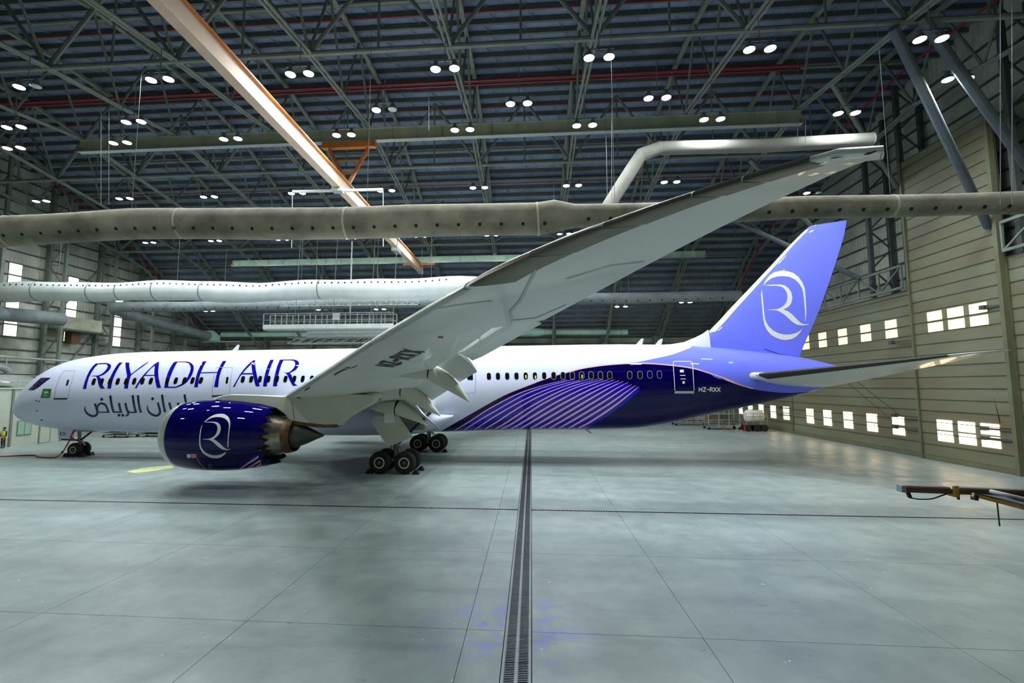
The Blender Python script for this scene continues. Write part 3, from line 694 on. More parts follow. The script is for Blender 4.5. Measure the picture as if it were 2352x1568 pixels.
B1 = Z(800, 780, 4.751)((1030, 1003), (1180, 900), (1450, 745))+Z(1080, 780, 3.675)((300, 465), (500, 385), (700, 310), (850, 270), (950, 245), (1100, 222), (1250, 208), (1400, 203), (1550, 207), (1720, 222), (1880, 245), (2000, 280), (2150, 330), (2300, 392))+Z(1540, 480, 3.267)((400, 1276), (500, 1315), (620, 1350), (750, 1370), (870, 1378), (1000, 1372))
B2 = Z(1080, 780, 3.675)((1340, 196), (1400, 190), (1550, 160), (1700, 125), (1800, 90), (1868, 57))
def surf(px, py):
    h = BV0.ray_cast(CAM, ray(px, py).normalized()); return h[0]
S1 = [p for p in (surf(*q) for q in B1) if p]; S2 = [p for p in (surf(*q) for q in B2) if p]
def livery():
    m = mat('fuselage_paint', (212, 217, 238), .2, 0, .03, .4, coat=.55); nt = m.node_tree; N = nt.nodes; L = nt.links; b = N['Principled BSDF']
    base = b.inputs['Base Color'].links[0].from_socket
    tc = N.new('ShaderNodeTexCoord'); sp = N.new('ShaderNodeSeparateXYZ'); L.new(tc.outputs['Object'], sp.inputs[0])
    X0, X1, Z0, Z1 = 31.0, 63.0, 0.0, 10.0
    mx = N.new('ShaderNodeMapRange'); mx.inputs[1].default_value = X0; mx.inputs[2].default_value = X1; L.new(sp.outputs[0], mx.inputs[0])
    def curve_node(pts):
        fc = N.new('ShaderNodeFloatCurve'); cu = fc.mapping.curves[0]; P = [((x-X0)/(X1-X0), (z-Z0)/(Z1-Z0)) for x, z in pts]
        cu.points[0].location = P[0]; cu.points[1].location = P[-1]
        for q in P[1:-1]: cu.points.new(*q)
        for q in cu.points: q.handle_type = 'AUTO'
        fc.mapping.use_clip = False; fc.mapping.update(); L.new(mx.outputs[0], fc.inputs['Value']); return fc.outputs[0]
    zz = N.new('ShaderNodeMath'); zz.operation = 'DIVIDE'; zz.inputs[1].default_value = Z1; L.new(sp.outputs[2], zz.inputs[0])
    def less(c):
        n = N.new('ShaderNodeMath'); n.operation = 'LESS_THAN'; L.new(zz.outputs[0], n.inputs[0]); L.new(c, n.inputs[1]); return n.outputs[0]
    s1 = sorted((p.x, p.z) for p in S1); x0 = s1[0][0]
    q0 = on(1014, 990.5, 1, 0); c1 = [(X0, .4), (q0.x-.8, 1.55), (q0.x, q0.z+.02)]+[(x, z) for x, z in s1 if x > q0.x+.3]+[(s1[-1][0]+1.2, s1[-1][1]+.2), (X1, 6.0)]
    s2 = sorted((p.x, p.z) for p in S2)
    c2 = [(X0, .2), (s2[0][0]-1.5, 4.0)]+s2+[(s2[-1][0]+.8, 9.2), (X1, 9.9)]
    def mixc(f, a, rgb):
        n = N.new('ShaderNodeMix'); n.data_type = 'RGBA'; L.new(f, n.inputs[0]); L.new(a, n.inputs[6]); n.inputs[7].default_value = (*lin(*rgb), 1); return n.outputs[2]
    col = mixc(less(curve_node(c2)), base, (118, 128, 255))
    col = mixc(less(curve_node(c1)), col, (5, 0, 72))
    L.new(col, b.inputs['Base Color']); return m
ac = thing('airliner', 'white twin-engine airliner with indigo rear swoosh and lavender tail, parked in the hangar', 'airplane', (0, 0, 0))
fu = part('fuselage', fus_geo, livery(), ac, 'all', 'white fuselage with indigo and lavender rear')
BF = bvh_of(fu)
# belly fairing
bf = []
for x, hw, zt, zb in [(18.0, .3, 2.6, 2.3), (19.4, 1.7, 2.9, 1.95), (21.4, 2.75, 3.5, 1.82), (24.4, 3.12, 4.1, 1.76), (28, 3.2, 4.3, 1.78), (31, 3.12, 4.1, 1.86), (32.4, 3.02, 3.85, 2.0), (33.6, 2.93, 3.6, 2.4), (34.7, 2.80, 3.4, 3.15)]:
    bf.append([(x, -hw*(abs(sin(t))**.75)*(1 if sin(t) > 0 else -1), (zt+zb)/2+(zt-zb)/2*(abs(cos(t))**.75)*(1 if cos(t) > 0 else -1)) for t in [2*pi*j/40 for j in range(40)]])
part('belly_fairing', loft(bf), MATS['white_paint'], ac, 'all')
# ---- wing
XLE0 = 26.85; _k = XLE0+.69*16.6
def xle(y):
    if y < 26.5: return XLE0+.69*(y-9.9)
    t = y-26.5; return _k+.69*t+.19*t*t
def xte(y):
    if y < 9.9: return 34.8+.06*(y-9.9)
    if y < 23: return 34.8+.405*(y-9.9)
    if y < 26.5: return 40.1+.43*(y-23)
    t = y-26.5; return 41.6+.43*t+.065*t*t
def trace(pxs, fn):
    """heights along a wing edge: where the sight line through each photographed edge point meets the known planform"""
    out = []
    for px, py in pxs:
        y = min((abs(on(px, py, 1, -k/100).x-fn(k/100)), k/100) for k in range(700, 3120, 2))[1]
        out.append((y, on(px, py, 1, -y).z))
    return sorted(set(out))
_le = trace([(652, 913), (700, 884), (760, 846), (830, 800), (900, 757), (960, 722), (1040, 676), (1120, 630), (1200, 593), (1300, 552), (1400, 514), (1550, 463), (1650, 430), (1750, 400), (1848, 372), (1900, 357), (1950, 347), (2000, 345), (2033, 347)], xle)
_te = trace([(1253, 733), (1300, 708), (1400, 655), (1500, 601), (1600, 550), (1700, 500), (1800, 452), (1860, 424), (1950, 385), (1990, 369), (2030, 366)], xte)
YT, YTE = _le[-1][0], _te[-1][0]             # spanwise ends of leading and trailing edge
_d = (_le[1][1]-_le[0][1])/(_le[1][0]-_le[0][0])
ZLE = [(2, _le[0][1]-_d*(_le[0][0]-2)), (6, _le[0][1]-_d*(_le[0][0]-6))]+_le
ZTE = [(2, 3.75), (6.5, 4.5), (9.9, 5.15), (12.2, 5.6), (14.9, 5.97), (18.3, 6.3), (19.3, 6.38)]+_te
def wing_frame(y):
    xt = xte(y)-(1.0 if y < 23.25 else 0); return xle(y), interp(ZLE, y), xt, interp(ZTE, y)
CH = [0, .004, .012, .03, .06, .1, .16, .24, .34, .45, .57, .69, .81, .91, 1.0]
def th(s): return 5*(.2969*sqrt(s)-.126*s-.3516*s*s+.2843*s**3-.1036*s**4)
def foil(y, s, upper, off=0.):
    xl, zl, xt, zt = wing_frame(y); ys = y
    if y > 28.6:                                 # raked tip: the trailing edge ends further inboard than the leading edge
        f = (y-28.6)/(YT-28.6); yt_ = 28.6+(YTE-28.6)*f; xt, zt = xte(yt_), interp(ZTE, yt_); ys = y+(yt_-y)*s
    c = xt-xl; tk = interp([(2, .125), (10, .105), (20, .098), (26.5, .09), (30.3, .08)], y)
    if y > 28: tk = max(tk, .13/c)
    h = th(s)*tk*c
    h = (h*1.25 if upper else -h*.42*(1-.25*s))+off*(1 if upper else -1)
    return (xl+c*s-off*(1-min(1, s/.02)), -ys, zl+(zt-zl)*s+h)
WY = [2.0, 4, 6.5, 9, 9.9, 11, 13, 15, 17, 19, 21, 23.19]
WY2 = [23.26, 24.5, 25.8, 26.5, 27.1, 27.7, 28.2, 28.6]+[28.6+(YT-28.6)*k/9 for k in range(1, 10)]
def wring(y): return [foil(y, s, True) for s in CH[::-1]]+[foil(y, s, False) for s in CH[1:]]
wg = part('wing', join(loft([wring(y) for y in WY]), loft([wring(y) for y in [23.19]+WY2])), MATS['wing_grey'], ac, 35, 'grey underside of the raised swept wing')
def strip(y0, y1, n, slo, sup, off, up0=0.):
    rings = []
    for k in range(n+1):
        y = y0+(y1-y0)*k/n; a = slo(y) if callable(slo) else slo
        ss = [a*(1-i/7)**1.6 for i in range(7)]
        rings.append([foil(y, s, False, off) for s in ss]+[foil(y, 0, False, off)]+[foil(y, sup*(i/4)**1.5, True, off) for i in range(1, 5)])
    return loft(rings, closed=False)
for a, b_ in ((10.6, 14.9), (14.95, 19.0), (19.05, 23.0), (23.05, YT-2.95)): part('slat', strip(a, b_, 10, .035, .08, .018), MATS['slat_light'], wg, 60, 'pale leading edge slat')
part('slat', strip(4, 9.5, 6, .03, .06, .018), MATS['slat_light'], wg, 60)
for a, b_, w0 in tuple((YT-a, YT-b, w) for a, b, w in ((2.85, 2.0, .24), (1.99, 1.36, .25), (1.35, .80, .26), (.79, .55, .29), (.54, .26, .30))): part('erosion_strip', strip(a, b_, 6, w0, .05, .014), MATS['slat_metal'], wg, 60, 'dark metal leading edge strip of the raked wing tip')
for px, py in ((1087, 655), (1135, 626), (1160, 618)): pass
# flaps: solid wedges between photographed hinge and trailing edges
def panel(name, TL, TR, BR, BL, m, parent, t0=.16, label=None):
    """TL..BR given as (px, py, |y|)"""
    C = [on(p[0], p[1], 1, -p[2]) for p in (TL, TR, BR, BL)]
    r = []
    for a, b_ in ((C[0], C[3]), (C[1], C[2])):
        d = b_-a; n = Vector((0, 0, 1)); ring = []
        for s in (1, .75, .5, .25, .06, 0): ring.append(tuple(a+d*s+n*(t0*(1-s)**.8+.02+.10*sin(pi*s))))
        for s in (0, .25, .5, .75, 1): ring.append(tuple(a+d*s+n*(.06*sin(pi*s))))
        r.append(ring)
    k = 6; rings = [[tuple(Vector(r[0][j]).lerp(Vector(r[1][j]), i/k)) for j in range(11)] for i in range(k+1)]
    return part(name, loft(rings), m, parent, 40, label)
panel('flap', (1066, 806, 19.2), (1184, 732, 23.55), (1243, 744, 23.2), (1109, 818, 18.9), MATS['wing_grey'], wg)
panel('flap', (1000, 838, 14.9), (1048, 810, 18.4), (1095.7, 853.7, 18.0), (1055, 878, 14.3), MATS['wing_grey'], wg)
panel('flap', (933, 880, 9.9), (969, 861, 12.4), (1032.6, 893.7, 12.0), (991.5, 920, 9.5), MATS['wing_grey'], wg)
panel('flap', (890, 918, 4.2), (925, 897, 8.8), (968, 948, 8.4), (1012, 985, 3.6), MATS['wing_grey'], wg)
panel('flap', (1046, 811, 18.5), (1068, 806, 19.1), (1109, 818, 18.8), (1085, 828, 18.4), MATS['wing_grey'], wg)
def canoe(fwd, jnt, tip, y, rm, nm):
    A, J, T = [on(p[0], p[1], 1, -y) for p in (fwd, jnt, tip)]; J.z -= .06
    f = thing_part = None
    def body(P, R): return tube(P, R, 14)
    n = 9; P1 = [A.lerp(J, i/n) for i in range(n+1)]; R1 = [max(.015, rm*sin(pi/2*(i/n))**.8) for i in range(n+1)]
    part('flap_track_fairing', body(P1, R1), MATS['fairing'], wg, 50)
    mid = J.lerp(T, .5)+Vector((.05, 0, .16)); J2 = J+(T-J).normalized()*.04; P2 = []
    for i in range(11):
        t = i/10; P2.append(J2*(1-t)**2+mid*2*t*(1-t)+T*t*t)
    R2 = [max(.012, rm*.98*(1-(i/10)**1.7)**.9) for i in range(11)]
    part('flap_track_fairing', body(P2, R2), MATS['fairing'], wg, 50)
    part('fairing_seal', tube([J-Vector((.03, 0, 0)), J+Vector((.03, 0, -.01))], rm*1.015, 14), MATS['black'], wg)
canoe((883, 853), (988, 847), (1079, 924), 14.5, .40, '')
canoe((842, 892), (925, 889), (1012, 956), 9.7, .47, '')
canoe((852, 938), (911, 933), (981, 977), 6.6, .42, '')
for fp, jp, tp, y, r in (((1062, 776), (1105, 772), (1128, 771), 20.8, .07), ((1000, 812), (1042, 790), (1078, 757), 19.0, .09), ((978, 826), (1030, 800), (1060, 786), 17, .12)):
    pts = [on(*q, 1, -y) for q in (fp, jp, tp)]; part('actuator_fairing', tube([pts[0], pts[0].lerp(pts[1], .5), pts[1], pts[1].lerp(pts[2], .5), pts[2]], [.02, r*.8, r, r*.7, .015], 10), MATS['fairing'], wg, 50)
for a, b_, y in (((968, 862), (1000, 840), 13.5), ((935, 880), (968, 863), 10.8)):
    part('flap_gap_rod', tube([on(*a, 1, -y), on(*b_, 1, -y)], .05, 8), MATS['lip_metal'], wg)
bw = bvh_of(wg)
# underside print, seams, fuel panels
U = Z(850, 780, 16.8); blk = []
for seg, w in (([(205, 970), (560, 1000), (930, 1035)], 30), ([(310, 915), (700, 960), (1050, 980)], 30), ([(560, 1000), (720, 958)], 75),
        ([(380, 880), (560, 815)], 80), ([(560, 830), (1040, 930)], 40), ([(1040, 940), (1230, 880)], 80), ([(890, 820), (1100, 760)], 95),
        ([(740, 670), (900, 680), (1520, 760)], 34), ([(780, 660), (900, 625), (1100, 630), (1260, 670), (1250, 715)], 38), ([(1250, 690), (1640, 685)], 30),
        ([(935, 558), (1370, 570), (1870, 580)], 30), ([(1065, 485), (1370, 570), (1740, 640)], 42), ([(1150, 435), (1600, 450), (2110, 458)], 34), ([(1280, 355), (1600, 440), (1970, 525)], 42)):
    blk += stroke_quads(U(*seg), w/16.8)
part('registration', decal_geo(bw, blk, .02, 8), MATS['black'], wg, False, 'black registration HZ-RXX under the wing')
sm = []
for seg, w in (([(1178, 738), (1172, 715), (1195, 690), (1215, 650), (1238, 605)], 6), ([(980, 712), (1050, 700), (1130, 690)], 1.6), ([(1300, 640), (1400, 610), (1480, 600)], 1.6), ([(1180, 735), (1230, 730), (1300, 700)], 2)):
    sm += stroke_quads(seg, w)
part('panel_seam', decal_geo(bw, sm, .012, 12), MATS['wing_dark'], wg)
for q, w in (([(768, 860), (784, 851), (803, 843)], 2.6), ([(806, 845), (822, 838)], 1.2), ([(700, 896), (712, 889)], 2.2)): part('landing_light', decal_geo(bw, stroke_quads(q, w), .016, 6), MATS['black'], wg)
part('landing_light', decal_geo(bw, [circ(797, 845, 4, 10, 2.6)], .024, 6), MATS['yellow'], wg)
part('fuel_panel', decal_geo(bw, [circ(1012, 774, 6.5, 12, 1.8)], .014, 8), MATS['decal_red'], wg)
part('nav_light', decal_geo(bw, stroke_quads([(2026, 349), (2024, 357), (2022, 364)], 2.0), .012, 8), MATS['decal_red'], wg)
for q in ([(1906, 362), (1916, 360), (1938, 357)], [(1984, 353), (1994, 351), (2012, 348)]):
    part('static_discharger', decal_geo(bw, stroke_quads(q, [1, 3, 1]), .012, 8), MATS['black'], wg)
# ---- engine
EY, EZ, EX = -9.9, 2.70, .36
en = part('engine_nacelle', revolve([(21.22, 1.71), (21.5, 1.765), (22.0, 1.82), (22.7, 1.85), (23.5, 1.85), (24.3, 1.80), (25.0, 1.71), (25.6, 1.61), (25.95, 1.54)], (EX, EY, EZ), 'x', 64, caps=False), MATS['navy'], ac, 'all', 'indigo engine cowl')
part('inlet_lip', revolve([(21.222, 1.712), (20.98, 1.64), (20.78, 1.54), (20.67, 1.45), (20.64, 1.40), (20.67, 1.35), (20.8, 1.30), (21.2, 1.31), (22.0, 1.40)], (EX, EY, EZ), 'x', 64, caps=False), MATS['lip_metal'], en, 'all', 'bare metal inlet lip')
part('fan_disc', revolve([(21.7, .02), (21.9, .35), (22.0, 1.42)], (EX, EY, EZ), 'x', 48), MATS['plug'], en, 40)
for k in range(20):
    t = 2*pi*k/20; cs, sn = cos(t), sin(t); part('fan_blade', extrude([(21.75+EX, EY+.3*cs, EZ+.3*sn), (21.85+EX, EY+1.38*cs, EZ+1.38*sn), (22.05+EX, EY+1.36*cos(t+.28), EZ+1.36*sin(t+.28)), (22.0+EX, EY+.3*cos(t+.4), EZ+.3*sin(t+.4))], (.03, 0, 0)), MATS['gear_grey'], en)
for k in range(16):
    t0, t1 = 2*pi*k/16, 2*pi*(k+1)/16; V, Fc = [], []
    for i in range(7):
        t = t0+(t1-t0)*i/6; l = .36*(1-abs(2*i/6-1)**1.3)
        for dx, rr in ((0, 1.54), (l, 1.54-.22*l), (l, 1.50-.22*l), (0, 1.50)): V.append((25.95+EX+dx, EY+rr*cos(t), EZ+rr*sin(t)))
    for i in range(6):
        for j in range(4): Fc.append((i*4+j, i*4+(j+1) % 4, (i+1)*4+(j+1) % 4, (i+1)*4+j))
    part('chevron', (V, Fc), MATS['navy'] if k < 7 or k > 8 else MATS['navy'], en)
part('fan_duct', revolve([(25.2, 1.62), (25.9, 1.50), (26.0, 1.48), (25.6, 1.36), (24.6, 1.3)], (EX, EY, EZ), 'x', 48, caps=False), MATS['plug'], en, 40)
part('core_cowl', revolve([(24.6, 1.3), (25.4, 1.26), (26.0, 1.12), (26.5, .98), (26.85, .90)], (EX, EY, EZ), 'x', 48, caps=False), MATS['hot_metal'], en, 'all', 'shiny core cowl')
part('core_nozzle', revolve([(26.8, .93), (27.05, .89), (27.2, .84), (27.15, .80), (26.9, .78)], (EX, EY, EZ), 'x', 48, caps=False), MATS['heat_rust'], en, 40)
part('exhaust_plug', revolve([(26.7, .72), (27.2, .66), (27.8, .44), (28.4, .17), (28.68, .06), (28.72, .01)], (EX, EY, EZ), 'x', 40), MATS['plug'], en, 50, 'dull cone-shaped exhaust plug')
BN = bvh_of(en)
LG = Z(440, 940, 13.067)
LOGO_E = [LG((380, 385), (450, 310), (560, 225), (680, 165), (780, 138), (900, 132), (990, 145), (1080, 200), (1140, 280), (1168, 380), (1165, 480), (1140, 640), (1120, 800), (1110, 1000), (1105, 1135), (1080, 1135), (1082, 1000), (1095, 800), (1115, 600), (1125, 480), (1105, 390), (1050, 310), (980, 265), (880, 235), (780, 230), (680, 238), (570, 270), (480, 320), (415, 370)),
    LG((400, 380), (560, 370), (700, 372), (790, 395), (850, 455), (882, 540), (878, 620), (845, 720), (780, 800), (700, 865), (665, 890), (760, 945), (860, 1030), (960, 1125), (1030, 1175), (1100, 1187), (1185, 1185), (1120, 1210), (1040, 1218), (930, 1195), (820, 1130), (720, 1040), (620, 955), (520, 905), (350, 896), (350, 880), (480, 885), (580, 860), (680, 805), (740, 730), (775, 640), (782, 540), (760, 470), (700, 415), (600, 395), (420, 390)),
    LG((330, 460), (300, 560), (280, 700), (268, 850), (268, 1000), (290, 1110), (340, 1205), (430, 1290), (540, 1345), (640, 1370), (760, 1372), (870, 1350), (970, 1305), (1050, 1260), (1000, 1345), (910, 1420), (800, 1460), (680, 1460), (560, 1440), (440, 1380), (340, 1300), (270, 1190), (235, 1070), (230, 920), (240, 780), (260, 640), (290, 520))]
part('logo', decal_geo(BN, LOGO_E, .012, 8), MATS['print_white'], en, False, 'white stylised letter R emblem on the engine cowl')
E2 = Z(350, 880, 5.227)
pk, bl = [], []
for a, b_ in (((1350, 830), (1050, 1022)), ((1400, 862), (1130, 1025)), ((1385, 910), (1220, 1018)), ((1475, 930), (1320, 1010)), ((1520, 955), (1440, 995))):
    pk += stroke_quads(E2(a, ((a[0]+b_[0])/2, (a[1]+b_[1])/2), b_), [5, 4.5, 2.4]); bl += stroke_quads(E2((a[0]-6, a[1]-40), (b_[0]-10, b_[1]-24)), [4, 2.5])
part('cowl_stripe', decal_geo(BN, bl, .010, 6), MATS['bright_blue'], en); part('cowl_stripe', decal_geo(BN, pk, .014, 6), MATS['pink'], en)
part('placard', decal_geo(BN, [E2((415, 850), (462, 848), (465, 892), (420, 892))], .012, 6), MATS['print_white'], en)
part('placard', decal_geo(BN, [E2((470, 848), (518, 848), (522, 892), (475, 892))], .012, 6), MATS['pink'], en)
part('placard', decal_geo(BN, [circ(495/5.227+350, 870/5.227+880, 2.2)], .016, 6), MATS['decal_red'], en)
part('hold_line', decal_geo(BN, stroke_quads(curve(E2((525, 850), (545, 910), (585, 970), (650, 1028)), 4), 1.3), .012, 6), MATS['yellow'], en)
part('drain_ring', decal_geo(BN, stroke_quads(circ(350+695/5.227, 880+985/5.227, 4, 12, 3)+[(350+695/5.227+4, 880+985/5.227)], .9), .012, 6), MATS['ring_grey'], en)
# pylon
def side_poly(px, y0, y1, y):
    return [Vector((on(a, b_, 1, y).x, 0, on(a, b_, 1, y).z)) for a, b_ in px]
P = side_poly([(497, 916), (512, 909), (540, 905.5), (600, 907), (652, 909), (700, 905), (760, 900), (872, 908), (862, 924), (830, 942), (800, 960), (784, 976), (755, 976), (700, 971), (672, 966), (660, 950), (640, 936), (600, 926), (540, 920)], 0, 0, EY)
def bevel_slab(P, y, hw):
    c = sum(P, Vector())/len(P); rings = []
    for yy_, s in ((y-hw, .0), (y-hw*.8, 1), (y+hw*.8, 1), (y+hw, .0)):
        rings.append([tuple((p+((c-p).normalized()*.09 if s == 0 else Vector()))+Vector((0, yy_, 0))) for p in P])
    return loft(rings)
py0 = part('engine_pylon', bevel_slab(P, EY, .34), MATS['fairing'], ac, 25)
part('heat_shield', bevel_slab(side_poly([(672, 963), (700, 968), (755, 974), (785, 973), (775, 981), (740, 981), (700, 976), (675, 973)], 0, 0, EY), EY, .36), MATS['heat_rust'], py0)
bp = bvh_of(py0)
part('panel_seam', decal_geo(bp, stroke_quads([(671, 922), (674, 945), (676, 963)], 1.0), .012, 6), MATS['joint'], py0)
part('pylon_seal', decal_geo(bw, stroke_quads(curve([(682, 912), (720, 919), (770, 923), (820, 921), (875, 915)], 4), 1.6), .02, 8), MATS['black'], py0)
# ---- fin
def fin_le(z): return interp([(6.8, 49.5), (8.3, 51.2), (8.86, 52.08), (10.5, 53.67), (13, 56.1), (16.27, 59.28), (16.5, 59.6), (16.9, 61.5)], z)
def fin_te(z): return interp([(6.6, 58.05), (7.19, 58.27), (10.86, 59.95), (16.85, 62.11), (17.2, 62.2)], z)
def symfoil(le, te, mk, t, n=10):
    up_, lo_ = [], []
    for i in range(n+1):
        s = (1-cos(pi*i/n))/2; h = th(s)*t*(te-le); up_.append(mk(le+(te-le)*s, h)); lo_.append(mk(le+(te-le)*s, -h))
    return up_+lo_[-2:0:-1]
fz = [6.7, 7.7, 8.15, 8.5, 9.0, 9.7, 10.7, 12.2, 13.7, 15.0, 15.9, 16.25, 16.4, 16.5]
def fin_ring(z):
    tz = lambda x: z+max(0, (z-15.9))/.6*.34*max(0, (x-59.6)/2.5)
    return symfoil(max(fin_le(z), 52.0 if z < 8.9 else 0), fin_te(z), lambda x, h: (x, -h, tz(x)), .10 if z < 16.3 else .06)
fn = part('fin', loft([fin_ring(z) for z in fz]), MATS['lavender'], ac, 50, 'lavender tail fin')
part('dorsal_fillet', loft([[(x, -w, zb), (x, -w*.6, zb+(zt-zb)*.6), (x, 0, zt), (x, w*.6, zb+(zt-zb)*.6), (x, w, zb)] for x, zb, zt, w in ((48.4, 7.9, 8.13, .06), (49.7, 7.9, 8.20, .22), (50.6, 7.8, 8.34, .30), (51.3, 7.8, 8.62, .36), (51.9, 7.8, 8.92, .38), (52.3, 7.8, 9.22, .36))]), MATS['white_paint'], fn, 60, 'white fillet at the foot of the fin')
le = []
for z in (9.0, 9.7, 10.7, 12.2, 13.7, 15.0, 15.9, 16.2):
    l, t_ = fin_le(z), fin_te(z); r = []
    for s in (.065, .035, .012, 0): r.append((l+(t_-l)*s-.012, -(th(s)*.10*(t_-l)+.014), z))
    for s in (.012, .035, .065): r.append((l+(t_-l)*s-.012, th(s)*.10*(t_-l)+.014, z))
    le.append(r)
part('leading_edge', loft(le, closed=False), MATS['fin_edge'], fn, 60, 'pale metal leading edge of the fin')
BT = bvh_of(fn)
G = Z(1730, 610, 8.714)
LOGO_T = [G((195, 405), (250, 290), (330, 190), (430, 125), (560, 100), (680, 108), (800, 145), (900, 220), (980, 330), (1030, 450), (1045, 580), (1060, 860), (1060, 960), (1047, 1110), (1040, 1110), (1035, 950), (1015, 700), (1000, 560), (975, 450), (910, 350), (830, 275), (720, 225), (600, 210), (480, 215), (370, 250), (280, 310), (225, 375)),
    G((210, 392), (400, 380), (540, 375), (630, 395), (710, 455), (765, 545), (782, 640), (765, 740), (715, 815), (640, 860), (600, 875), (700, 915), (790, 985), (880, 1080), (950, 1145), (1020, 1170), (1135, 1168), (1060, 1190), (980, 1195), (880, 1185), (780, 1125), (690, 1040), (600, 965), (500, 905), (420, 890), (295, 886), (295, 876), (400, 872), (490, 865), (570, 830), (630, 780), (670, 715), (685, 620), (668, 530), (620, 460), (550, 415), (450, 402), (330, 404)),
    G((165, 480), (180, 560), (195, 700), (210, 850), (225, 1000), (245, 1100), (300, 1205), (400, 1300), (500, 1350), (620, 1378), (740, 1375), (860, 1345), (940, 1300), (990, 1255), (940, 1335), (860, 1420), (770, 1470), (660, 1488), (560, 1480), (450, 1440), (360, 1385), (280, 1300), (225, 1190), (200, 1080), (185, 930), (170, 750), (155, 580))]
part('logo', decal_geo(BT, LOGO_T, .012, 14), MATS['print_white'], fn, False, 'white stylised letter R emblem on the fin')
part('rudder_line', decal_geo(BT, stroke_quads([(1755, 801), (1790, 813), (1835, 820)], 1.2), .012, 10), MATS['black'], fn)
# ---- tailplane
STB = ((.8, 53.2, 5.90, 58.75, 5.18, .11), (1.8, 54.0, 5.96, 58.97, 5.22, .105), (4, 56.1, 6.20, 60.0, 5.66, .10), (6, 57.95, 6.43, 60.9, 6.10, .095), (8, 59.85, 6.68, 61.85, 6.55, .09), (9.2, 61.0, 6.85, 62.35, 6.82, .08), (9.65, 61.6, 6.91, 62.55, 6.91, .07), (9.9, 62.3, 6.97, 62.82, 6.99, .06))
def stab_pt(y, s, up_, off=0.):
    c = [interp([(r[0], r[k]) for r in STB], y) for k in range(1, 6)]; L_c = c[2]-c[0]
    return (c[0]+L_c*s-off*(1-min(1, s/.02)), -y, c[1]+(c[3]-c[1])*s+(1 if up_ else -1)*(th(s)*c[4]*L_c+off))
SS = [0, .01, .03, .07, .13, .22, .34, .48, .63, .8, 1]
ts = part('tailplane', loft([[stab_pt(y, s_, True) for s_ in SS[::-1]]+[stab_pt(y, s_, False) for s_ in SS[1:-1]] for y in (.8, 1.8, 3, 4, 5, 6, 7, 8, 9.2, 9.65, 9.9)]), MATS['tail_grey'], ac, 50, 'pale tailplane with a dark leading edge')
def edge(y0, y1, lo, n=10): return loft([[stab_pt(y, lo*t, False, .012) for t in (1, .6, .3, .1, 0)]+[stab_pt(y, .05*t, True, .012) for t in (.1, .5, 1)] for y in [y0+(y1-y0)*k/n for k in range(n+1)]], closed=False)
part('leading_edge', edge(2.35, 8.9, .12), MATS['tail_edge_reflection'], ts, 60, 'metal leading edge of the tailplane with a dark reflection in its colour')
part('root_fairing', tube([(53.55, -1.55, 5.92), (53.75, -1.70, 5.92), (54.3, -1.9, 5.93), (55.2, -2.3, 5.93), (56.4, -2.5, 5.8)], [.03, .15, .24, .22, .05], 14), MATS['white_paint'], ts, 60)
# ---- main gear
def wheel(c, r, w, parent, hub_y=-1):
    part('tire', revolve([(-w/2, r*.62), (-w/2+.01, r*.80), (-w*.42, r*.93), (-w*.25, r*.99), (0, r), (w*.25, r*.99), (w*.42, r*.93), (w/2-.01, r*.80), (w/2, r*.62)], c, 'y', 28), MATS['rubber'], parent, 60)
    s = hub_y
    part('wheel_rim', revolve([(s*(w/2-.02), r*.50), (s*(w/2+.012), r*.49), (s*(w/2+.012), r*.385), (s*(w/2-.07), r*.36), (s*(w/2-.075), r*.5)], c, 'y', 24, caps=False), MATS['wheel_rim'], parent, 50)
    part('wheel_hub', revolve([(s*(w/2-.06), r*.41), (s*(w/2-.09), r*.25), (s*(w/2-.03), r*.18), (s*(w/2+.03), r*.12), (s*(w/2+.03), .01)], c, 'y', 20, caps=False), MATS['wheel_hub'], parent, 40)
GX, NX = 31.51, 5.68
def main_gear(sg):
    gy = sg*4.9
    g = part('main_landing_gear', join(tube([(GX-.25, gy+sg*.2, 4.2), (GX, gy, 1.9), (GX, gy, .75)], [.24, .2, .14], 14), tube([(GX-.9, gy, .68), (GX+.9, gy, .68)], .12, 10)), MATS['gear_grey'], ac, 50)
    for dx in (-.757, .757):
        part('axle', tube([(GX+dx, gy-.8, .67), (GX+dx, gy+.8, .67)], .09, 10), MATS['gear_grey'], g)
        for s in (-1, 1): wheel((GX+dx, gy+s*.66, .675), .675, .5, g, s)
    part('drag_brace', tube([(GX+.1, gy, 1.7), (GX+2.0, gy*.86, 3.6)], .09, 8), MATS['black'], g); part('side_brace', tube([(GX, gy, 1.8), (GX+.2, sg*2.6, 2.9)], .09, 8), MATS['gear_grey'], g)
    part('torque_link', join(beam((GX+.18, gy, 1.6), (GX+.62, gy, 1.15), .2, .07), beam((GX+.62, gy, 1.15), (GX+.2, gy, .8), .2, .07)), MATS['gear_grey'], g)
    for k in range(3): part('brake_line', tube([(GX-.15+.1*k, gy+sg*.2, 1.9), (GX-.3+.25*k, gy+sg*.34, 1.25), (GX-.5+.5*k, gy+sg*.3, .8)], .025, 6), MATS['black'], g)
    return g
mg = main_gear(-1); main_gear(1)
dp = [on(a, b_, 1, -5.9) for a, b_ in [(852.6, 969), (859, 956), (914.7, 954.7), (948, 1003), (923, 1013.6), (890.5, 1026)]]
part('gear_door', extrude(dp, (0, .07, 0)), MATS['fairing'], mg, False, 'large pale gear door panel')
up4 = [on(a, b_, 1, -5.95) for a, b_ in [(883, 944), (904, 944), (907, 971), (882, 971)]]
part('gear_door', extrude(up4, (0, .05, 0)), MATS['wing_grey'], mg)
for dy in (0, 9.8):
    pass
part('gear_well', box(GX-.5, GX+1.6, -4.3, -3.25, 2.5, 3.6), MATS['gear_grey'], ac)
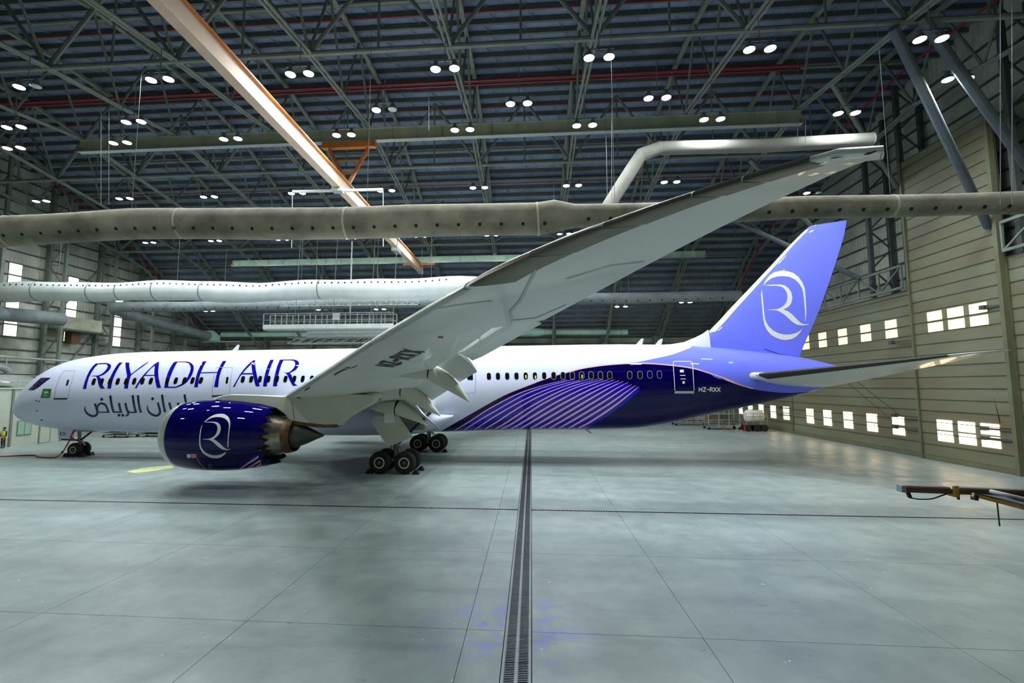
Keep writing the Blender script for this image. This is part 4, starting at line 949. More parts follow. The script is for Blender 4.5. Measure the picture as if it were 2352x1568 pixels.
# ---- nose gear
ng = part('nose_landing_gear', join(tube([(NX-.16, 0, 2.4), (NX, 0, .6)], [.14, .10], 12), tube([(NX, -.5, .51), (NX, .5, .51)], .07, 10)), MATS['gear_grey'], ac, 50)
for s in (-1, 1): wheel((NX, s*.36, .515), .515, .36, ng, s)
part('drag_brace', tube([(NX-.06, 0, 1.1), (NX+1.24, 0, 2.1)], .07, 8), MATS['black'], ng); part('torque_link', beam((NX+.06, 0, 1.2), (NX+.44, 0, .8), .16, .06), MATS['gear_grey'], ng)
nd = [on(a, b_, 1, -.55) for a, b_ in [(133, 984), (168, 986), (168.5, 1007), (134, 1005)]]
gd = part('nose_gear_door', extrude(nd, (0, .04, 0)), MATS['white_paint'], ng)
bgd = bvh_of(gd); q = Z(0, 920, 6.533)
xx = []
for ox in (0, 50): xx += stroke_quads(q((898+ox, 465), (925+ox, 520)), 1.2)+stroke_quads(q((925+ox, 465), (898+ox, 520)), 1.2)
part('door_marking', decal_geo(bgd, xx, .006, 4), MATS['ink'], ng, False, 'dark letters XX')
part('gear_bay', box(NX-.35, NX+1.6, -.5, .5, 1.87, 2.3), MATS['gear_grey'], ng)
part('tow_fitting', beam((NX-1.3, -.2, 1.25), (NX, -.2, 1.2), .12, .12), MATS['black'], ng)
# ---- fuselage print: titles, windows, doors
A = Z(180, 820, 9.8); B = Z(370, 810, 9.8); Cc = Z(530, 810, 11.76)
LET = [
 ('R', [A((390, 145), (320, 210), (250, 310), (195, 420), (150, 540), (100, 715), (180, 715), (205, 580), (240, 460), (300, 340), (370, 235), (450, 155)),
   A((390, 145), (600, 130), (680, 140), (730, 170), (740, 210), (715, 270), (660, 330), (590, 385), (520, 420), (440, 435), (300, 427), (300, 417), (440, 415), (520, 380), (590, 325), (640, 265), (665, 205), (650, 170), (600, 155), (445, 162)),
   A((402, 430), (470, 428), (505, 470), (525, 540), (548, 620), (572, 670), (602, 705), (502, 705), (462, 640), (442, 570), (430, 500))]),
 ('I', [A((920, 125), (1000, 118), (930, 200), (860, 320), (800, 450), (765, 560), (735, 705), (650, 705), (680, 580), (720, 450), (790, 310), (860, 195))]),
 ('Y', [A((1058, 122), (1148, 122), (1150, 220), (1165, 300), (1190, 385), (1178, 440), (1155, 510), (1135, 590), (1118, 705), (1030, 705), (1050, 590), (1090, 470), (1098, 410), (1080, 330), (1065, 230)), A((1180, 390), (1300, 292), (1440, 188), (1565, 108), (1590, 106), (1450, 212), (1310, 310), (1182, 416))]),
 ('A', [A((1270, 700), (1330, 590), (1400, 480), (1490, 375), (1620, 245), (1700, 170), (1780, 112), (1822, 108), (1722, 190), (1630, 265), (1520, 390), (1440, 490), (1380, 580), (1310, 700)), A((1722, 190), (1822, 108), (1810, 200), (1800, 330), (1805, 440), (1830, 570), (1862, 690), (1770, 690), (1735, 560), (1715, 440), (1710, 320)), A((1490, 400), (1715, 398), (1717, 420), (1475, 422))]),
 ('D', [B((290, 210), (220, 310), (160, 430), (110, 580), (70, 785), (160, 785), (170, 680), (205, 560), (255, 430), (310, 310), (372, 208)), B((300, 200), (560, 195), (640, 210), (700, 245), (735, 300), (735, 380), (705, 480), (650, 580), (580, 665), (480, 735), (340, 785), (72, 787), (160, 760), (330, 762), (460, 700), (540, 640), (600, 540), (650, 430), (668, 350), (655, 290), (620, 240), (550, 212), (360, 212))]),
 ('H', [B((945, 192), (1028, 190), (960, 300), (905, 420), (860, 560), (840, 680), (830, 775), (745, 775), (765, 660), (790, 530), (835, 400), (890, 280)), B((905, 440), (1275, 431), (1270, 452), (895, 462)), B((1390, 185), (1472, 183), (1410, 290), (1360, 390), (1325, 500), (1300, 620), (1285, 772), (1195, 772), (1215, 650), (1240, 530), (1275, 410), (1330, 290))]),
 ('A', [Cc((62, 920), (140, 780), (240, 600), (320, 490), (430, 360), (540, 255), (620, 200), (662, 205), (560, 300), (450, 410), (340, 530), (250, 650), (170, 790), (105, 920)), Cc((560, 290), (662, 205), (662, 330), (680, 470), (710, 620), (730, 720), (790, 905), (680, 905), (640, 780), (610, 640), (585, 520), (565, 400)), Cc((330, 548), (590, 548), (594, 582), (295, 585))]),
 ('I', [Cc((1070, 190), (1168, 188), (1110, 310), (1060, 440), (1020, 580), (990, 740), (975, 908), (872, 908), (890, 740), (930, 560), (980, 390))]),
 ('R', [Cc((1325, 190), (1430, 195), (1370, 320), (1320, 480), (1280, 640), (1250, 905), (1140, 905), (1160, 740), (1200, 560), (1255, 360)), Cc((1330, 185), (1700, 180), (1790, 205), (1840, 250), (1850, 310), (1820, 390), (1760, 460), (1680, 510), (1600, 545), (1450, 545), (1450, 535), (1560, 530), (1640, 480), (1700, 410), (1740, 340), (1740, 270), (1700, 220), (1640, 205), (1430, 207)), Cc((1490, 545), (1600, 548), (1650, 615), (1668, 690), (1700, 770), (1740, 840), (1808, 888), (1680, 895), (1620, 800), (1580, 720), (1540, 620))])]
for nm, polys in LET: part('title_letter', decal_geo(BF, polys, .010, 8), MATS['title_blue'], fu, False, 'indigo title letter '+nm)
AR = [([(160, 1105), (150, 1170), (170, 1230), (230, 1290), (320, 1325), (390, 1312), (425, 1270), (425, 1210), (400, 1120), (372, 1040)], [14, 34, 44, 48, 50, 50, 50, 50, 50, 52]),
 ([(440, 1210), (432, 1130), (460, 1065), (530, 1040), (600, 1068), (642, 1130), (680, 1245)], [30, 36, 40, 44, 46, 48, 50]), ([(445, 1238), (700, 1238)], 26),
 ([(722, 860), (738, 1000), (765, 1140), (800, 1245)], 50), ([(790, 1235), (990, 1235)], 30), ([(915, 1030), (935, 1130), (965, 1245)], 50),
 ([(1060, 1030), (1085, 1150), (1118, 1230), (1120, 1290), (1055, 1325)], [52, 50, 50, 44, 18]), ([(1125, 1215), (1170, 1238), (1315, 1238)], [20, 28, 30]), ([(1225, 855), (1240, 980), (1265, 1120), (1298, 1245)], 50),
 ([(1342, 855), (1355, 1000), (1380, 1140), (1412, 1245)], 50), ([(1565, 1080), (1555, 1150), (1590, 1230), (1660, 1290), (1750, 1315), (1815, 1290), (1840, 1230), (1820, 1130), (1790, 1020)], [12, 32, 42, 48, 50, 50, 50, 50, 52]),
 ([(1887, 845), (1905, 1000), (1930, 1130), (1955, 1235)], 50), ([(2050, 1020), (2070, 1110), (2100, 1200), (2092, 1260), (2030, 1290)], [52, 50, 48, 40, 16]), ([(2240, 1020), (2262, 1110), (2295, 1240)], 50)]
for pts, w in AR:
    c = curve(pts, 5); n = len(c); ww = w if not isinstance(w, list) else [w[min(len(w)-1, i//5)]+(w[min(len(w)-1, i//5+1)]-w[min(len(w)-1, i//5)])*(i % 5)/5 for i in range(n)]
    ww = [v/9.8 for v in (ww if isinstance(ww, list) else [ww]*n)]
    part('script_stroke', decal_geo(BF, stroke_quads(A(*c), ww), .010, 8), MATS['ink'], fu)
for px, py in ((424, 905.4),):
    part('script_stroke', decal_geo(BF, stroke_quads([(424, 905.5), (426, 918), (431, 938)], 5), .010, 8), MATS['ink'], fu)
    part('script_stroke', decal_geo(BF, stroke_quads(curve([(431, 937), (437, 926), (446, 922), (453, 926), (452, 936), (432, 938)], 4), 4), .010, 8), MATS['ink'], fu)
for dx, dy in ((528, 948), (915, 1305), (1000, 1305), (1672, 935), (2060, 1305)):
    part('script_dot', decal_geo(BF, [A(*circ(dx, dy, 33))], .010, 8), MATS['ink'], fu)
def rrect(px, py, w, h, sk=0, n=4):
    out = []; r = w*.48
    for cx, cy, a0 in ((w/2-r, h/2-r, 0), (-w/2+r, h/2-r, 90), (-w/2+r, -h/2+r, 180), (w/2-r, -h/2+r, 270)):
        for k in range(n+1):
            a = radians(a0+90*k/n); x, y = cx+r*cos(a), cy+r*sin(a); out.append((px+x-sk*y, py+y))
    return out
wins = [(x, 876.4-(x-215.7)*.0125, .30) for x in (215.7, 234, 252.8, 270.8, 290, 308.6, 327.7, 346.8, 384.6, 404, 423.6, 442.4, 461.8)]
wins += [(x, 871.0-(x-558)*.006, .20) for x in (558, 577.2, 597.2, 616.7, 636.5, 655.9, 676, 695.4, 715.8)]
wins += [(x, 864-(x-1123)*.009, -.03) for x in (1122.9, 1143.8, 1165, 1186.3, 1207.4, 1228.6, 1250, 1271.6, 1293, 1314.5, 1336, 1357.5, 1379, 1400.5, 1446.4, 1470)]
wins += [(760+19.9*k, 868.5-.25*k, .1) for k in range(17)]
for x, y, sk in wins:
    ww, hh = (8.4, 15.6) if x < 1000 else (9.4, 16.2)
    if x > 1260: part('window_frame', decal_geo(BF, [rrect(x, y, ww+2.6, hh+2.4, sk)], .012, 9), MATS['ring_grey'], fu)
    part('cabin_window', decal_geo(BF, [rrect(x, y, ww, hh, sk)], .017, 9), MATS['glass_dark'], fu)
for x in (1492.5, 1514.5):
    part('window_frame', decal_geo(BF, [rrect(x, 860, 12, 18.4, -.05)], .012, 9), MATS['ring_grey'], fu); part('cabin_window', decal_geo(BF, [rrect(x, 860, 9.8, 16, -.05)], .017, 9), MATS['navy'], fu)
for x, y in ((1229, 865), (1336, 863), (1207, 864)): part('cabin_glow', decal_geo(BF, [rrect(x+1, y+1, 3, 8, -.05)], .021, 5), MATS['glass_lit'], fu)
def cabin_door(poly, sill, m, w, win=None, sillm='black'):
    d = part('cabin_door', decal_geo(BF, stroke_quads(poly+[poly[0]], w), .013, 8), MATS[m], fu)
    if sill: part('door_sill', decal_geo(BF, stroke_quads(sill, 3.4), .016, 8), MATS[sillm], fu)
    if win: part('cabin_window', decal_geo(BF, [rrect(*win)], .017, 6), MATS['glass_dark'], fu)
cabin_door([(125, 914), (128.6, 889), (137, 867), (147, 851.5), (173, 850.5), (166, 872), (160, 893), (156.5, 914)], [(123.5, 915.5), (155, 915.5)], 'door_line', .8, (155.5, 878.5, 4.5, 14, .3))
cabin_door([(487.5, 908), (489, 885), (492, 864), (498, 843), (535, 844), (531, 866), (528, 888), (526.5, 906)], [(487, 910), (512, 908)], 'door_line', .9, (521.8, 873, 5, 15.4, .18))
cabin_door([(1546, 832), (1549, 830), (1587, 830), (1590.5, 833), (1594, 896), (1592, 899), (1552, 899), (1550, 896)], [(1549, 901.5), (1594, 901.5)], 'print_white', 1.5, (1584, 860, 4, 14, -.05), 'slat_light')
part('door_line', decal_geo(BF, stroke_quads([(1092, 838), (1092.5, 870), (1092, 902), (1070, 903)], 1), .013, 8), MATS['door_line'], fu)
part('cabin_window', decal_geo(BF, [rrect(1083.5, 866, 5.5, 14, -.03)], .017, 6), MATS['glass_dark'], fu)
for x, y, w, h in ((1566, 852, 9, 6), (1568, 862, 12, 1.5), (1569, 870, 12, 1.5), (1570, 878, 5, 6)): part('door_placard', decal_geo(BF, [[(x-w/2, y-h/2), (x+w/2, y-h/2), (x+w/2, y+h/2), (x-w/2, y+h/2)]], .016, 6), MATS['print_white'], fu)
# registration on the rear fuselage
T = Z(1080, 780, 3.675); rg = []
def L_(*p): rg.extend(stroke_quads(T(*p), 8/3.675))
L_((1932, 402), (1932, 437)); L_((1955, 402), (1955, 437)); L_((1932, 419), (1955, 419)); L_((1965, 403), (1988, 403)); L_((1988, 403), (1966, 436)); L_((1964, 436), (1990, 436)); L_((1997, 420), (2015, 420))
L_((2024, 402), (2024, 438)); L_((2024, 403), (2040, 404), (2045, 411), (2040, 419), (2024, 420)); L_((2034, 420), (2047, 438)); L_((2053, 402), (2077, 438)); L_((2077, 402), (2053, 438)); L_((2084, 402), (2110, 438)); L_((2110, 402), (2084, 438))
part('registration', decal_geo(BF, rg, .012, 6), MATS['print_white'], fu, False, 'white registration HZ-RXX on the rear fuselage')
# swoosh stripes
S = Z(1040, 820, 5.345)
STR = [[(20, 895), (200, 790), (450, 630), (800, 450), (1100, 350), (1400, 275)], [(140, 890), (330, 770), (520, 660), (900, 450), (1200, 345), (1500, 268)], [(265, 888), (430, 780), (600, 675), (900, 510), (1250, 362), (1560, 282)], [(390, 880), (545, 790), (720, 675), (1020, 500), (1400, 345), (1680, 268)], [(520, 875), (640, 810), (1000, 580), (1400, 382), (1780, 268)], [(600, 875), (760, 795), (1100, 575), (1500, 378), (1850, 272)], [(720, 875), (880, 785), (1200, 590), (1600, 384), (1910, 277)], [(830, 875), (1000, 775), (1350, 570), (1700, 390), (1980, 277)], [(950, 872), (1130, 768), (1450, 580), (1800, 390), (2040, 287)], [(1060, 872), (1250, 768), (1600, 562), (1900, 390), (2090, 297)], [(1180, 872), (1380, 758), (1700, 570), (2000, 388), (2150, 310)], [(1300, 870), (1500, 758), (1800, 578), (2080, 400), (2195, 335)], [(1420, 870), (1600, 768), (1900, 585), (2150, 410), (2245, 345)], [(1540, 868), (1700, 785), (2000, 585), (2200, 428), (2285, 360)]]
for k, s in enumerate(STR):
    c = curve(s, 7); n = len(c); wmid = 2.5+2.0*min(1, k/7)
    wp = [wmid*(.35+.65*sin(pi*min(1, (i/(n-1))*1.15+.08)))*(1 if i < n-4 else .5) for i in range(n)]
    sh = [(x+14, y+20) for x, y in c]; wb = [10.5*(.4+.6*sin(pi*i/(n-1))) if 0 < i < n-1 else 1.5 for i in range(n)]
    part('swoosh_band', decal_geo(BF, stroke_quads(S(*sh), wb), .008+.0003*k, 10), MATS['bright_blue'], fu)
    part('swoosh_stripe', decal_geo(BF, stroke_quads(S(*c), [max(.6, v) for v in wp]), .015, 10), MATS['pink'], fu)
bl = [q for q in B1 if q[0] > 1090][:18]
part('swoosh_edge', decal_geo(BF, stroke_quads(curve([(x, y-1.0) for x, y in bl], 3), [1.2]*8+[2.6]*(3*(len(bl)-1)+1-8)), .012, 10), MATS['pink'], fu, False, 'thin pink line along the swoosh')
# nose details
K = Z(0, 850, 7.467)
part('cockpit_mask', decal_geo(BF, [K((484, 338), (520, 305), (620, 205), (700, 133), (745, 130), (875, 130), (780, 200), (680, 280), (600, 332), (560, 343))], .012, 5), MATS['navy'], fu, False, 'indigo mask around the cockpit windows')
part('cockpit_window', decal_geo(BF, [K((535, 312), (620, 222), (690, 158), (718, 152), (700, 190), (640, 240), (560, 315))], .018, 5), MATS['glass_dark'], fu)
part('cockpit_window', decal_geo(BF, [K((580, 318), (650, 250), (712, 195), (725, 205), (660, 272), (605, 318))], .018, 5), MATS['glass_dark'], fu)
part('flag', decal_geo(BF, [K((740, 318), (885, 318), (860, 476), (698, 476))], .012, 5), MATS['flag_green'], fu, False, 'green flag with white script and sword')
fm = []
for i in range(6): fm += stroke_quads(K((765+12*i, 362), (760+12*i, 390)), .9)
fm += stroke_quads(K((755, 392), (838, 392)), .9)+stroke_quads(K((750, 431), (815, 431)), .9)
part('flag_script', decal_geo(BF, fm, .016, 4), MATS['print_white'], fu)
for px, py, w, h in ((84, 919.5, 4, 3), (90.5, 921.5, 4, 3), (85.5, 943, 5, 2), (96, 964, 5, 2.6)):
    part('probe', decal_geo(BF, [circ(px, py, w/2, 8, h/2)], .03, 5), MATS['black'], fu)
for px, py in ((540, 799), (1468, 785), (1512, 787)):
    p = on(px, py, 1, 0); part('antenna', extrude([(p.x-.28, 0, interp(ZU, p.x)-.05), (p.x+.2, 0, interp(ZU, p.x)-.05), (p.x+.32, 0, interp(ZU, p.x)+.42), (p.x+.16, 0, interp(ZU, p.x)+.42)], (0, .05, 0)), MATS['white_paint'], fu)
p = on(1347, 986, 1, 0); part('antenna', extrude([(p.x-.3, 0, 2.35), (p.x, 0, 2.35), (p.x+.42, 0, 1.95), (p.x+.25, 0, 1.95)], (0, .05, 0)), MATS['fairing'], fu)
# far side of the airliner: mirrored wing, engine, pylon, tailplane
for o in (wg, en, py0, ts):
    c = o.copy(); COL.objects.link(c); c.parent = ac; c.scale = (1, -1, 1); ORG[c.name] = (0, 0, 0)
    for ch in o.children:
        if ch.name.split('.')[0] in ('slat', 'flap', 'flap_track_fairing', 'inlet_lip', 'chevron', 'core_cowl', 'core_nozzle', 'exhaust_plug', 'fan_duct', 'heat_shield', 'erosion_strip', 'leading_edge', 'fan_disc'):
            d = ch.copy(); COL.objects.link(d); d.parent = c
# ---------------------------------------------------------------- things around the airliner
# wheel chocks
for i, (x, y, a) in enumerate(((GX-.757-.68, -5.56, 1), (GX+.757+.68, -5.56, -1), (GX+.757+.68, -4.24, -1), (GX+.757+.68, 4.24, -1), (GX-.757-.68, 4.24, 1), (NX-.6, -.36, 1), (NX+.6, -.36, -1), (NX+.6, .36, -1))):
    w = .34; g = extrude([(x-.2*a, y-w/2, 0), (x+.22*a, y-w/2, 0), (x+.2*a, y-w/2, .10), (x+.02*a, y-w/2, .26), (x-.06*a, y-w/2, .26)], (0, w, 0))
    part('wheel_chock', g, MATS['rubber'], None, False, 'black rubber chock against the '+['near main gear, front outer tyre', 'near main gear, rear outer tyre', 'near main gear, rear inner tyre', 'far main gear, rear inner tyre', 'far main gear, front inner tyre', 'nose gear, front of the near tyre', 'nose gear, rear of the near tyre', 'nose gear, rear of the far tyre'][i], 'chock', 'wheel chocks')
# red hose from nose gear to the left
hp = [on(168, 990, 1, -1.0), on(160, 1010, 1, -1.2), on(152, 1025, 1, -1.4)]+[on(a, b, 2, .04) for a, b in ((143, 1038), (126, 1050), (88, 1049), (76, 1045), (0, 1048), (-120, 1052))]
part('air_hose', tube(curve([tuple(p) for p in hp], 5), .045, 8), MATS['hose_red'], None, 60, 'red hose trailing from the nose gear bay across the floor', 'hose')
hk = [on(172, 988, 1, -.75), on(163, 1003, 1, -.8), on(172, 1010, 1, -.8), on(158, 1011, 1, -.8)]
part('warning_flag', tube(curve([tuple(p) for p in hk], 5), .05, 6), MATS['decal_red'], None, 60, 'red remove-before-flight streamer at the nose gear door', 'streamer')
# yellow floor mark
fp = [on(a, b, 2, .004) for a, b in ((290, 1083), (330, 1074), (395, 1068), (400, 1074), (345, 1082), (310, 1086))]
part('floor_marking', extrude(fp, (0, 0, .003)), MATS['paint_yellow'], None, False, 'worn pale yellow paint mark on the floor ahead of the engine', 'marking')
# office block inside the left side
OX = -5.5
ob = thing('office_block', 'low pale green office cabin with windows behind the nose', 'building', (-8, 0, 0))
part('body', box(-12, OX, -22, 9.4, 0, 5.0), MATS['office'], ob); part('roof_slab', box(-12.0, OX+.12, -22.1, 9.5, 5.0, 5.14), MATS['office'], ob)
for y in (1.9, 4.6, 9.2): part('pilaster', box(OX, OX+.1, y-.09, y+.09, 0, 5), MATS['steel'], ob)
f1 = part('window', box(OX, OX+.06, 5.15, 6.4, .9, 2.2), MATS['steel'], ob)
for y in (5.22, 5.82): part('pane', box(OX, OX+.07, y, y+.52, .98, 2.12), MATS['office_glass'], f1)
f2 = part('door', box(OX, OX+.06, 7.1, 8.2, 0, 2.2), MATS['steel'], ob); part('door_leaf', box(OX, OX+.08, 7.2, 8.1, .05, 2.1), MATS['office'], f2)
f3 = part('window', box(OX, OX+.06, -2.5, .8, 1.0, 3.9), MATS['steel'], ob)
for y in (-2.42, -.8): part('pane', box(OX, OX+.07, y, y+1.5, 1.08, 3.82), MATS['office_glass'], f3)
# guard rail and stored goods on the cabin roof
gr = thing('guard_rail', 'thin grey guard rail along the office cabin roof', 'railing', (OX, 0, 5.14))
for z in (.55, 1.05): part('rail', tube([(OX, -20, 5.14+z), (OX, 9.1, 5.14+z)], .03, 6), MATS['galv'], gr)
for k in range(15): part('stanchion', tube([(OX, -19.8+2.06*k, 5.14), (OX, -19.8+2.06*k, 6.19)], .03, 6), MATS['galv'], gr)
def lump(name, x0, x1, y0, y1, z0, z1, m, label, cat, amp=.12):
    rings = []; n = 16
    for i in range(9):
        t = i/8; x = x0+(x1-x0)*t; k = sin(pi*min(max(t, .06), .94))**.35
        rings.append([(x, (y0+y1)/2+(y1-y0)/2*k*abs(cos(a))**.6*(1 if cos(a) > 0 else -1), z0+(z1-z0)*max(0, (.5+.5*abs(sin(a))**.6*(1 if sin(a) > 0 else -1)))*(k+amp*sin(5*t+3*a))) for a in [2*pi*j/n for j in range(n)]])
    part(name, loft(rings), MATS[m], None, 60, label, cat)
lump('tarpaulin', -9, -6, -.5, 3.2, 5.14, 6.1, 'canvas_pale', 'crumpled pale green tarpaulin on the office cabin roof', 'tarpaulin')
lump('foil_bundle', -9.5, -6.2, 3.8, 8.4, 5.14, 6.2, 'galv', 'crumpled silver foil bundle on the office cabin roof', 'bundle')
part('duct_coil', tube([(-8, 5.2+1.0*sin(t), 6.42+.55*cos(t)) for t in [pi*k/12-pi/2 for k in range(13)]], .28, 10), MATS['canvas_grey'], None, 60, 'arched grey flexible duct lying on the silver bundle', 'duct')
mb = thing('mezzanine_pipe', 'long grey pipe with a post fixed in front of the left wall', 'pipe', (-11.6, 14, 8.2))
part('pipe', tube([(-11.6, 4, 8.2), (-11.6, 17, 8.0)], .12, 8), MATS['galv'], mb); part('post', tube([(-11.6, 9, 8.1), (-11.6, 9, 5.14)], .07, 8), MATS['galv'], mb)
# low trolleys seen under the front fuselage
def trolley(x, y, L, w, h, label, group=None):
    t = thing('flat_trolley', label, 'trolley', (x, y, 0), group)
    part('deck', box(x, x+L, y, y+w, h-.07, h), MATS['wood'], t)
    for sx_ in (0, L):
        for sy_ in (0, w):
            part('post', tube([(x+sx_, y+sy_, .2), (x+sx_, y+sy_, h+.9)], .04, 6), MATS['galv'], t)
            part('caster', revolve([(-.04, .12), (.04, .12)], (x+sx_, y+sy_, .12), 'y', 12), MATS['rubber'], t)
    for z in (h+.45, h+.9):
        for sy_ in (0, w): part('rail', beam((x, y+sy_, z), (x+L, y+sy_, z), .05, .05), MATS['galv'], t)
    for k in range(1, 4): part('rail_post', beam((x+L*k/4, y, h), (x+L*k/4, y, h+.9), .04, .04), MATS['galv'], t)
    part('base_frame', box(x-.05, x+L+.05, y-.05, y+w+.05, .22, .3), MATS['steel'], t); return t
trolley(-4.0, 12.4, 2.6, 1.4, .55, 'low railed trolley with a dark load seen under the nose')
trolley(-1.2, 13.4, 3.2, 1.4, .5, 'low railed trolley beside the dark one under the nose')
part('packing_crate', box(-3.6, -2.0, 12.6, 13.6, .55, 1.2), MATS['black'], None, False, 'dark crate lying on a trolley under the nose', 'crate')
# scaffold trolleys and water bowser by the hangar doors
def scaffold(x, y, L, w, label):
    t = thing('scaffold_trolley', label, 'scaffold', (x, y, 0))
    for sx_ in (0, L/3, 2*L/3, L):
        for sy_ in (0, w): part('upright', tube([(x+sx_, y+sy_, .25), (x+sx_, y+sy_, 2.9)], .045, 6), MATS['galv'], t)
    for z in (.6, 1.2, 1.9, 2.6):
        for sy_ in (0, w): part('rail', beam((x, y+sy_, z), (x+L, y+sy_, z), .05, .05), MATS['galv'], t)
        for sx_ in (0, L): part('cross_rail', beam((x+sx_, y, z), (x+sx_, y+w, z), .05, .05), MATS['galv'], t)
    part('shelf', box(x, x+L, y, y+w, 1.2, 1.27), MATS['wood'], t); part('shelf', box(x, x+L, y, y+w, .55, .62), MATS['wood'], t)
    for sx_ in (0, L):
        for sy_ in (0, w): part('caster', revolve([(-.05, .16), (.05, .16)], (x+sx_, y+sy_, .16), 'y', 12), MATS['rubber'], t)
    return t
scaffold(61.4, 26.6, 3.6, 1.6, 'tall open scaffold trolley with shelves standing beside the white water bowser')
scaffold(59.2, 32.5, 4.2, 1.6, 'far scaffold trolley with shelves standing behind the one by the bowser')
scaffold(53.0, 34, 3.0, 1.4, 'low far scaffold trolley seen under the indigo rear fuselage')
for i, (x, y) in enumerate(((61.8, 26.8), (63.2, 26.9), (60, 32.8))):
    part('storage_box', box(x, x+.9, y, y+.8, 1.28, 1.75), MATS[['wood', 'steel_dark', 'wood'][i]], None, False, ['brown box on the left end of the near scaffold trolley shelf', 'dark box on the near scaffold trolley shelf', 'brown box on the far scaffold trolley shelf'][i], 'box')
bx, by = 66.0, 25.0
bo = thing('water_bowser', 'white tank on a four-wheeled cart beside the hangar doors', 'cart', (bx, by, 0))
part('tank', revolve([(-1.0, .35), (-.95, .6), (-.8, .72), (.8, .72), (.95, .6), (1.0, .35)], (bx, by, 1.75), 'x', 20), MATS['tank_white'], bo, 50)
part('chassis', box(bx-1.25, bx+1.3, by-.6, by+.6, .72, .86), MATS['steel_dark'], bo)
for s in (-1, 0.1, 1):
    for q in (-.55, .55): part('wheel', revolve([(-.1, .3), (-.08, .38), (.08, .38), (.1, .3)], (bx+s*.95, by+q, .38), 'y', 16), MATS['rubber'], bo, 40)
for z in (1.3, 1.75, 2.15): part('cage_rail', join(beam((bx-1.2, by-.76, z), (bx+1.2, by-.76, z), .04, .04), beam((bx-1.2, by+.76, z), (bx+1.2, by+.76, z), .04, .04)), MATS['galv'], bo)
for s in (-1.2, -.4, .4, 1.2):
    for q in (-.76, .76): part('cage_post', beam((bx+s, by+q, .8), (bx+s, by+q, 2.15), .04, .04), MATS['galv'], bo)
part('tow_bar', beam((bx+1.2, by, .72), (bx+2.3, by-.3, .1), .07, .07), MATS['decal_red'], bo); part('safety_post', box(bx-1.45, bx-1.3, by-.7, by-.6, .05, .95), MATS['decal_red'], bo)
# door arms and latches on the hangar doors
for i, (y, z, l) in enumerate(((3.9, 8.7, 1.9), (3.9, 2.95, 2.2), (3.9, 2.1, 2.2), (21.95, 2.8, 1.8), (21.95, 2.0, 1.8), (-3.4, 2.6, 1.9), (-3.4, 2.0, 1.9), (-3.4, 10.2, 1.2))):
    d = 1 if y > 0 else 1
    part('door_arm', join(beam((68.9-.28, y, z), (68.9-.45, y+l, z), .1, .12), box(68.9-.6, 68.9-.3, y+l-.2, y+l+.15, z-.12, z+.14)), MATS['steel_dark'], None, False, 'dark latch arm on a hangar door post, '+['beside upper windows', 'upper by long window row', 'lower by long window row', 'upper on far post', 'lower on far post', 'upper by triple windows', 'lower by triple windows', 'by upper triple windows'][i], 'latch')
for i, (y0, z0, y1, z1) in enumerate(((13.0, 6.2, 6.2, 2.3), (11.6, 6.2, 5.6, 2.9), (-2.0, 5.2, -2.4, 3.0))):
    part('tie_rope', tube([(68.9-.2, y0, z0), (68.9-.3, y1, z1)], .02, 5), MATS['black'], None, False, 'thin dark rope slanting across the hangar door, '+['long lower one under the tailplane', 'upper one under the tailplane', 'short one by the tail door windows'][i], 'rope')
# foreground docking arm reaching in from the right
def fg(px, py, y): return on(px, py, 1, y)
ya, yb = -25.2, -27.2
da = thing('docking_arm', 'weathered access-dock arm with yellow edged walkway reaching in over the floor', 'platform', tuple(fg(2352, 1140, -26)))
part('beam', beam(fg(2067, 1121, ya), fg(2420, 1134, ya), .13, .115), MATS['wood'], da)
part('beam_cap', beam(fg(2066, 1115.5, ya), fg(2420, 1129, ya), .14, .012), MATS['ring_grey'], da)
part('end_block', beam(fg(2065, 1121, ya), fg(2075, 1121.5, ya), .135, .12), MATS['ring_grey'], da)
part('yellow_clamp', beam(fg(2182, 1126, ya-.02), fg(2192, 1126, ya-.02), .2, .2), MATS['yellow'], da)
part('clamp_cap', beam(fg(2176, 1117, ya), fg(2192, 1118, ya), .2, .06), MATS['print_white'], da)
part('walkway', loft([[tuple(fg(2236, 1130, ya)), tuple(fg(2238, 1136, ya-1.0)), tuple(fg(2238, 1139, ya-1.0)), tuple(fg(2236, 1133, ya))], [tuple(fg(2420, 1146, ya)), tuple(fg(2420, 1173, ya-1.1)), tuple(fg(2420, 1178, ya-1.1)), tuple(fg(2420, 1150, ya))]]), MATS['grate'], da)
part('yellow_edge', beam(fg(2234, 1136, ya-1.0), fg(2420, 1184, ya-1.1), .05, .055), MATS['yellow'], da)
part('yellow_edge', beam(fg(2236, 1132, ya-.9), fg(2420, 1177, ya-1.0), .04, .03), MATS['black'], da)
part('hand_tube', tube(curve([tuple(fg(2275, 1128, ya-.3)), tuple(fg(2310, 1136, ya-.5)), tuple(fg(2352, 1146, ya-.6)), tuple(fg(2420, 1158, ya-.7))], 4), .035, 8), MATS['canvas_white'], da, 60)
part('hook_plate', beam(fg(2083, 1125, ya), fg(2090, 1142, ya), .05, .05), MATS['black'], da)
part('cable', tube(curve([tuple(fg(*q, ya)) for q in ((2090, 1143), (2112, 1146), (2140, 1145), (2165, 1137), (2182, 1131))], 4), .012, 6), MATS['black'], da)
part('pin', beam(fg(2202, 1128, ya), fg(2201, 1147, ya), .03, .03), MATS['black'], da)
part('foot_block', beam(fg(2234, 1141, ya-1.0), fg(2243, 1142, ya-1.0), .08, .09), MATS['black'], da)
ch = [fg(2290, 1152, ya-1.0).lerp(fg(2296, 1208, ya-1.0), k/22) for k in range(23)]
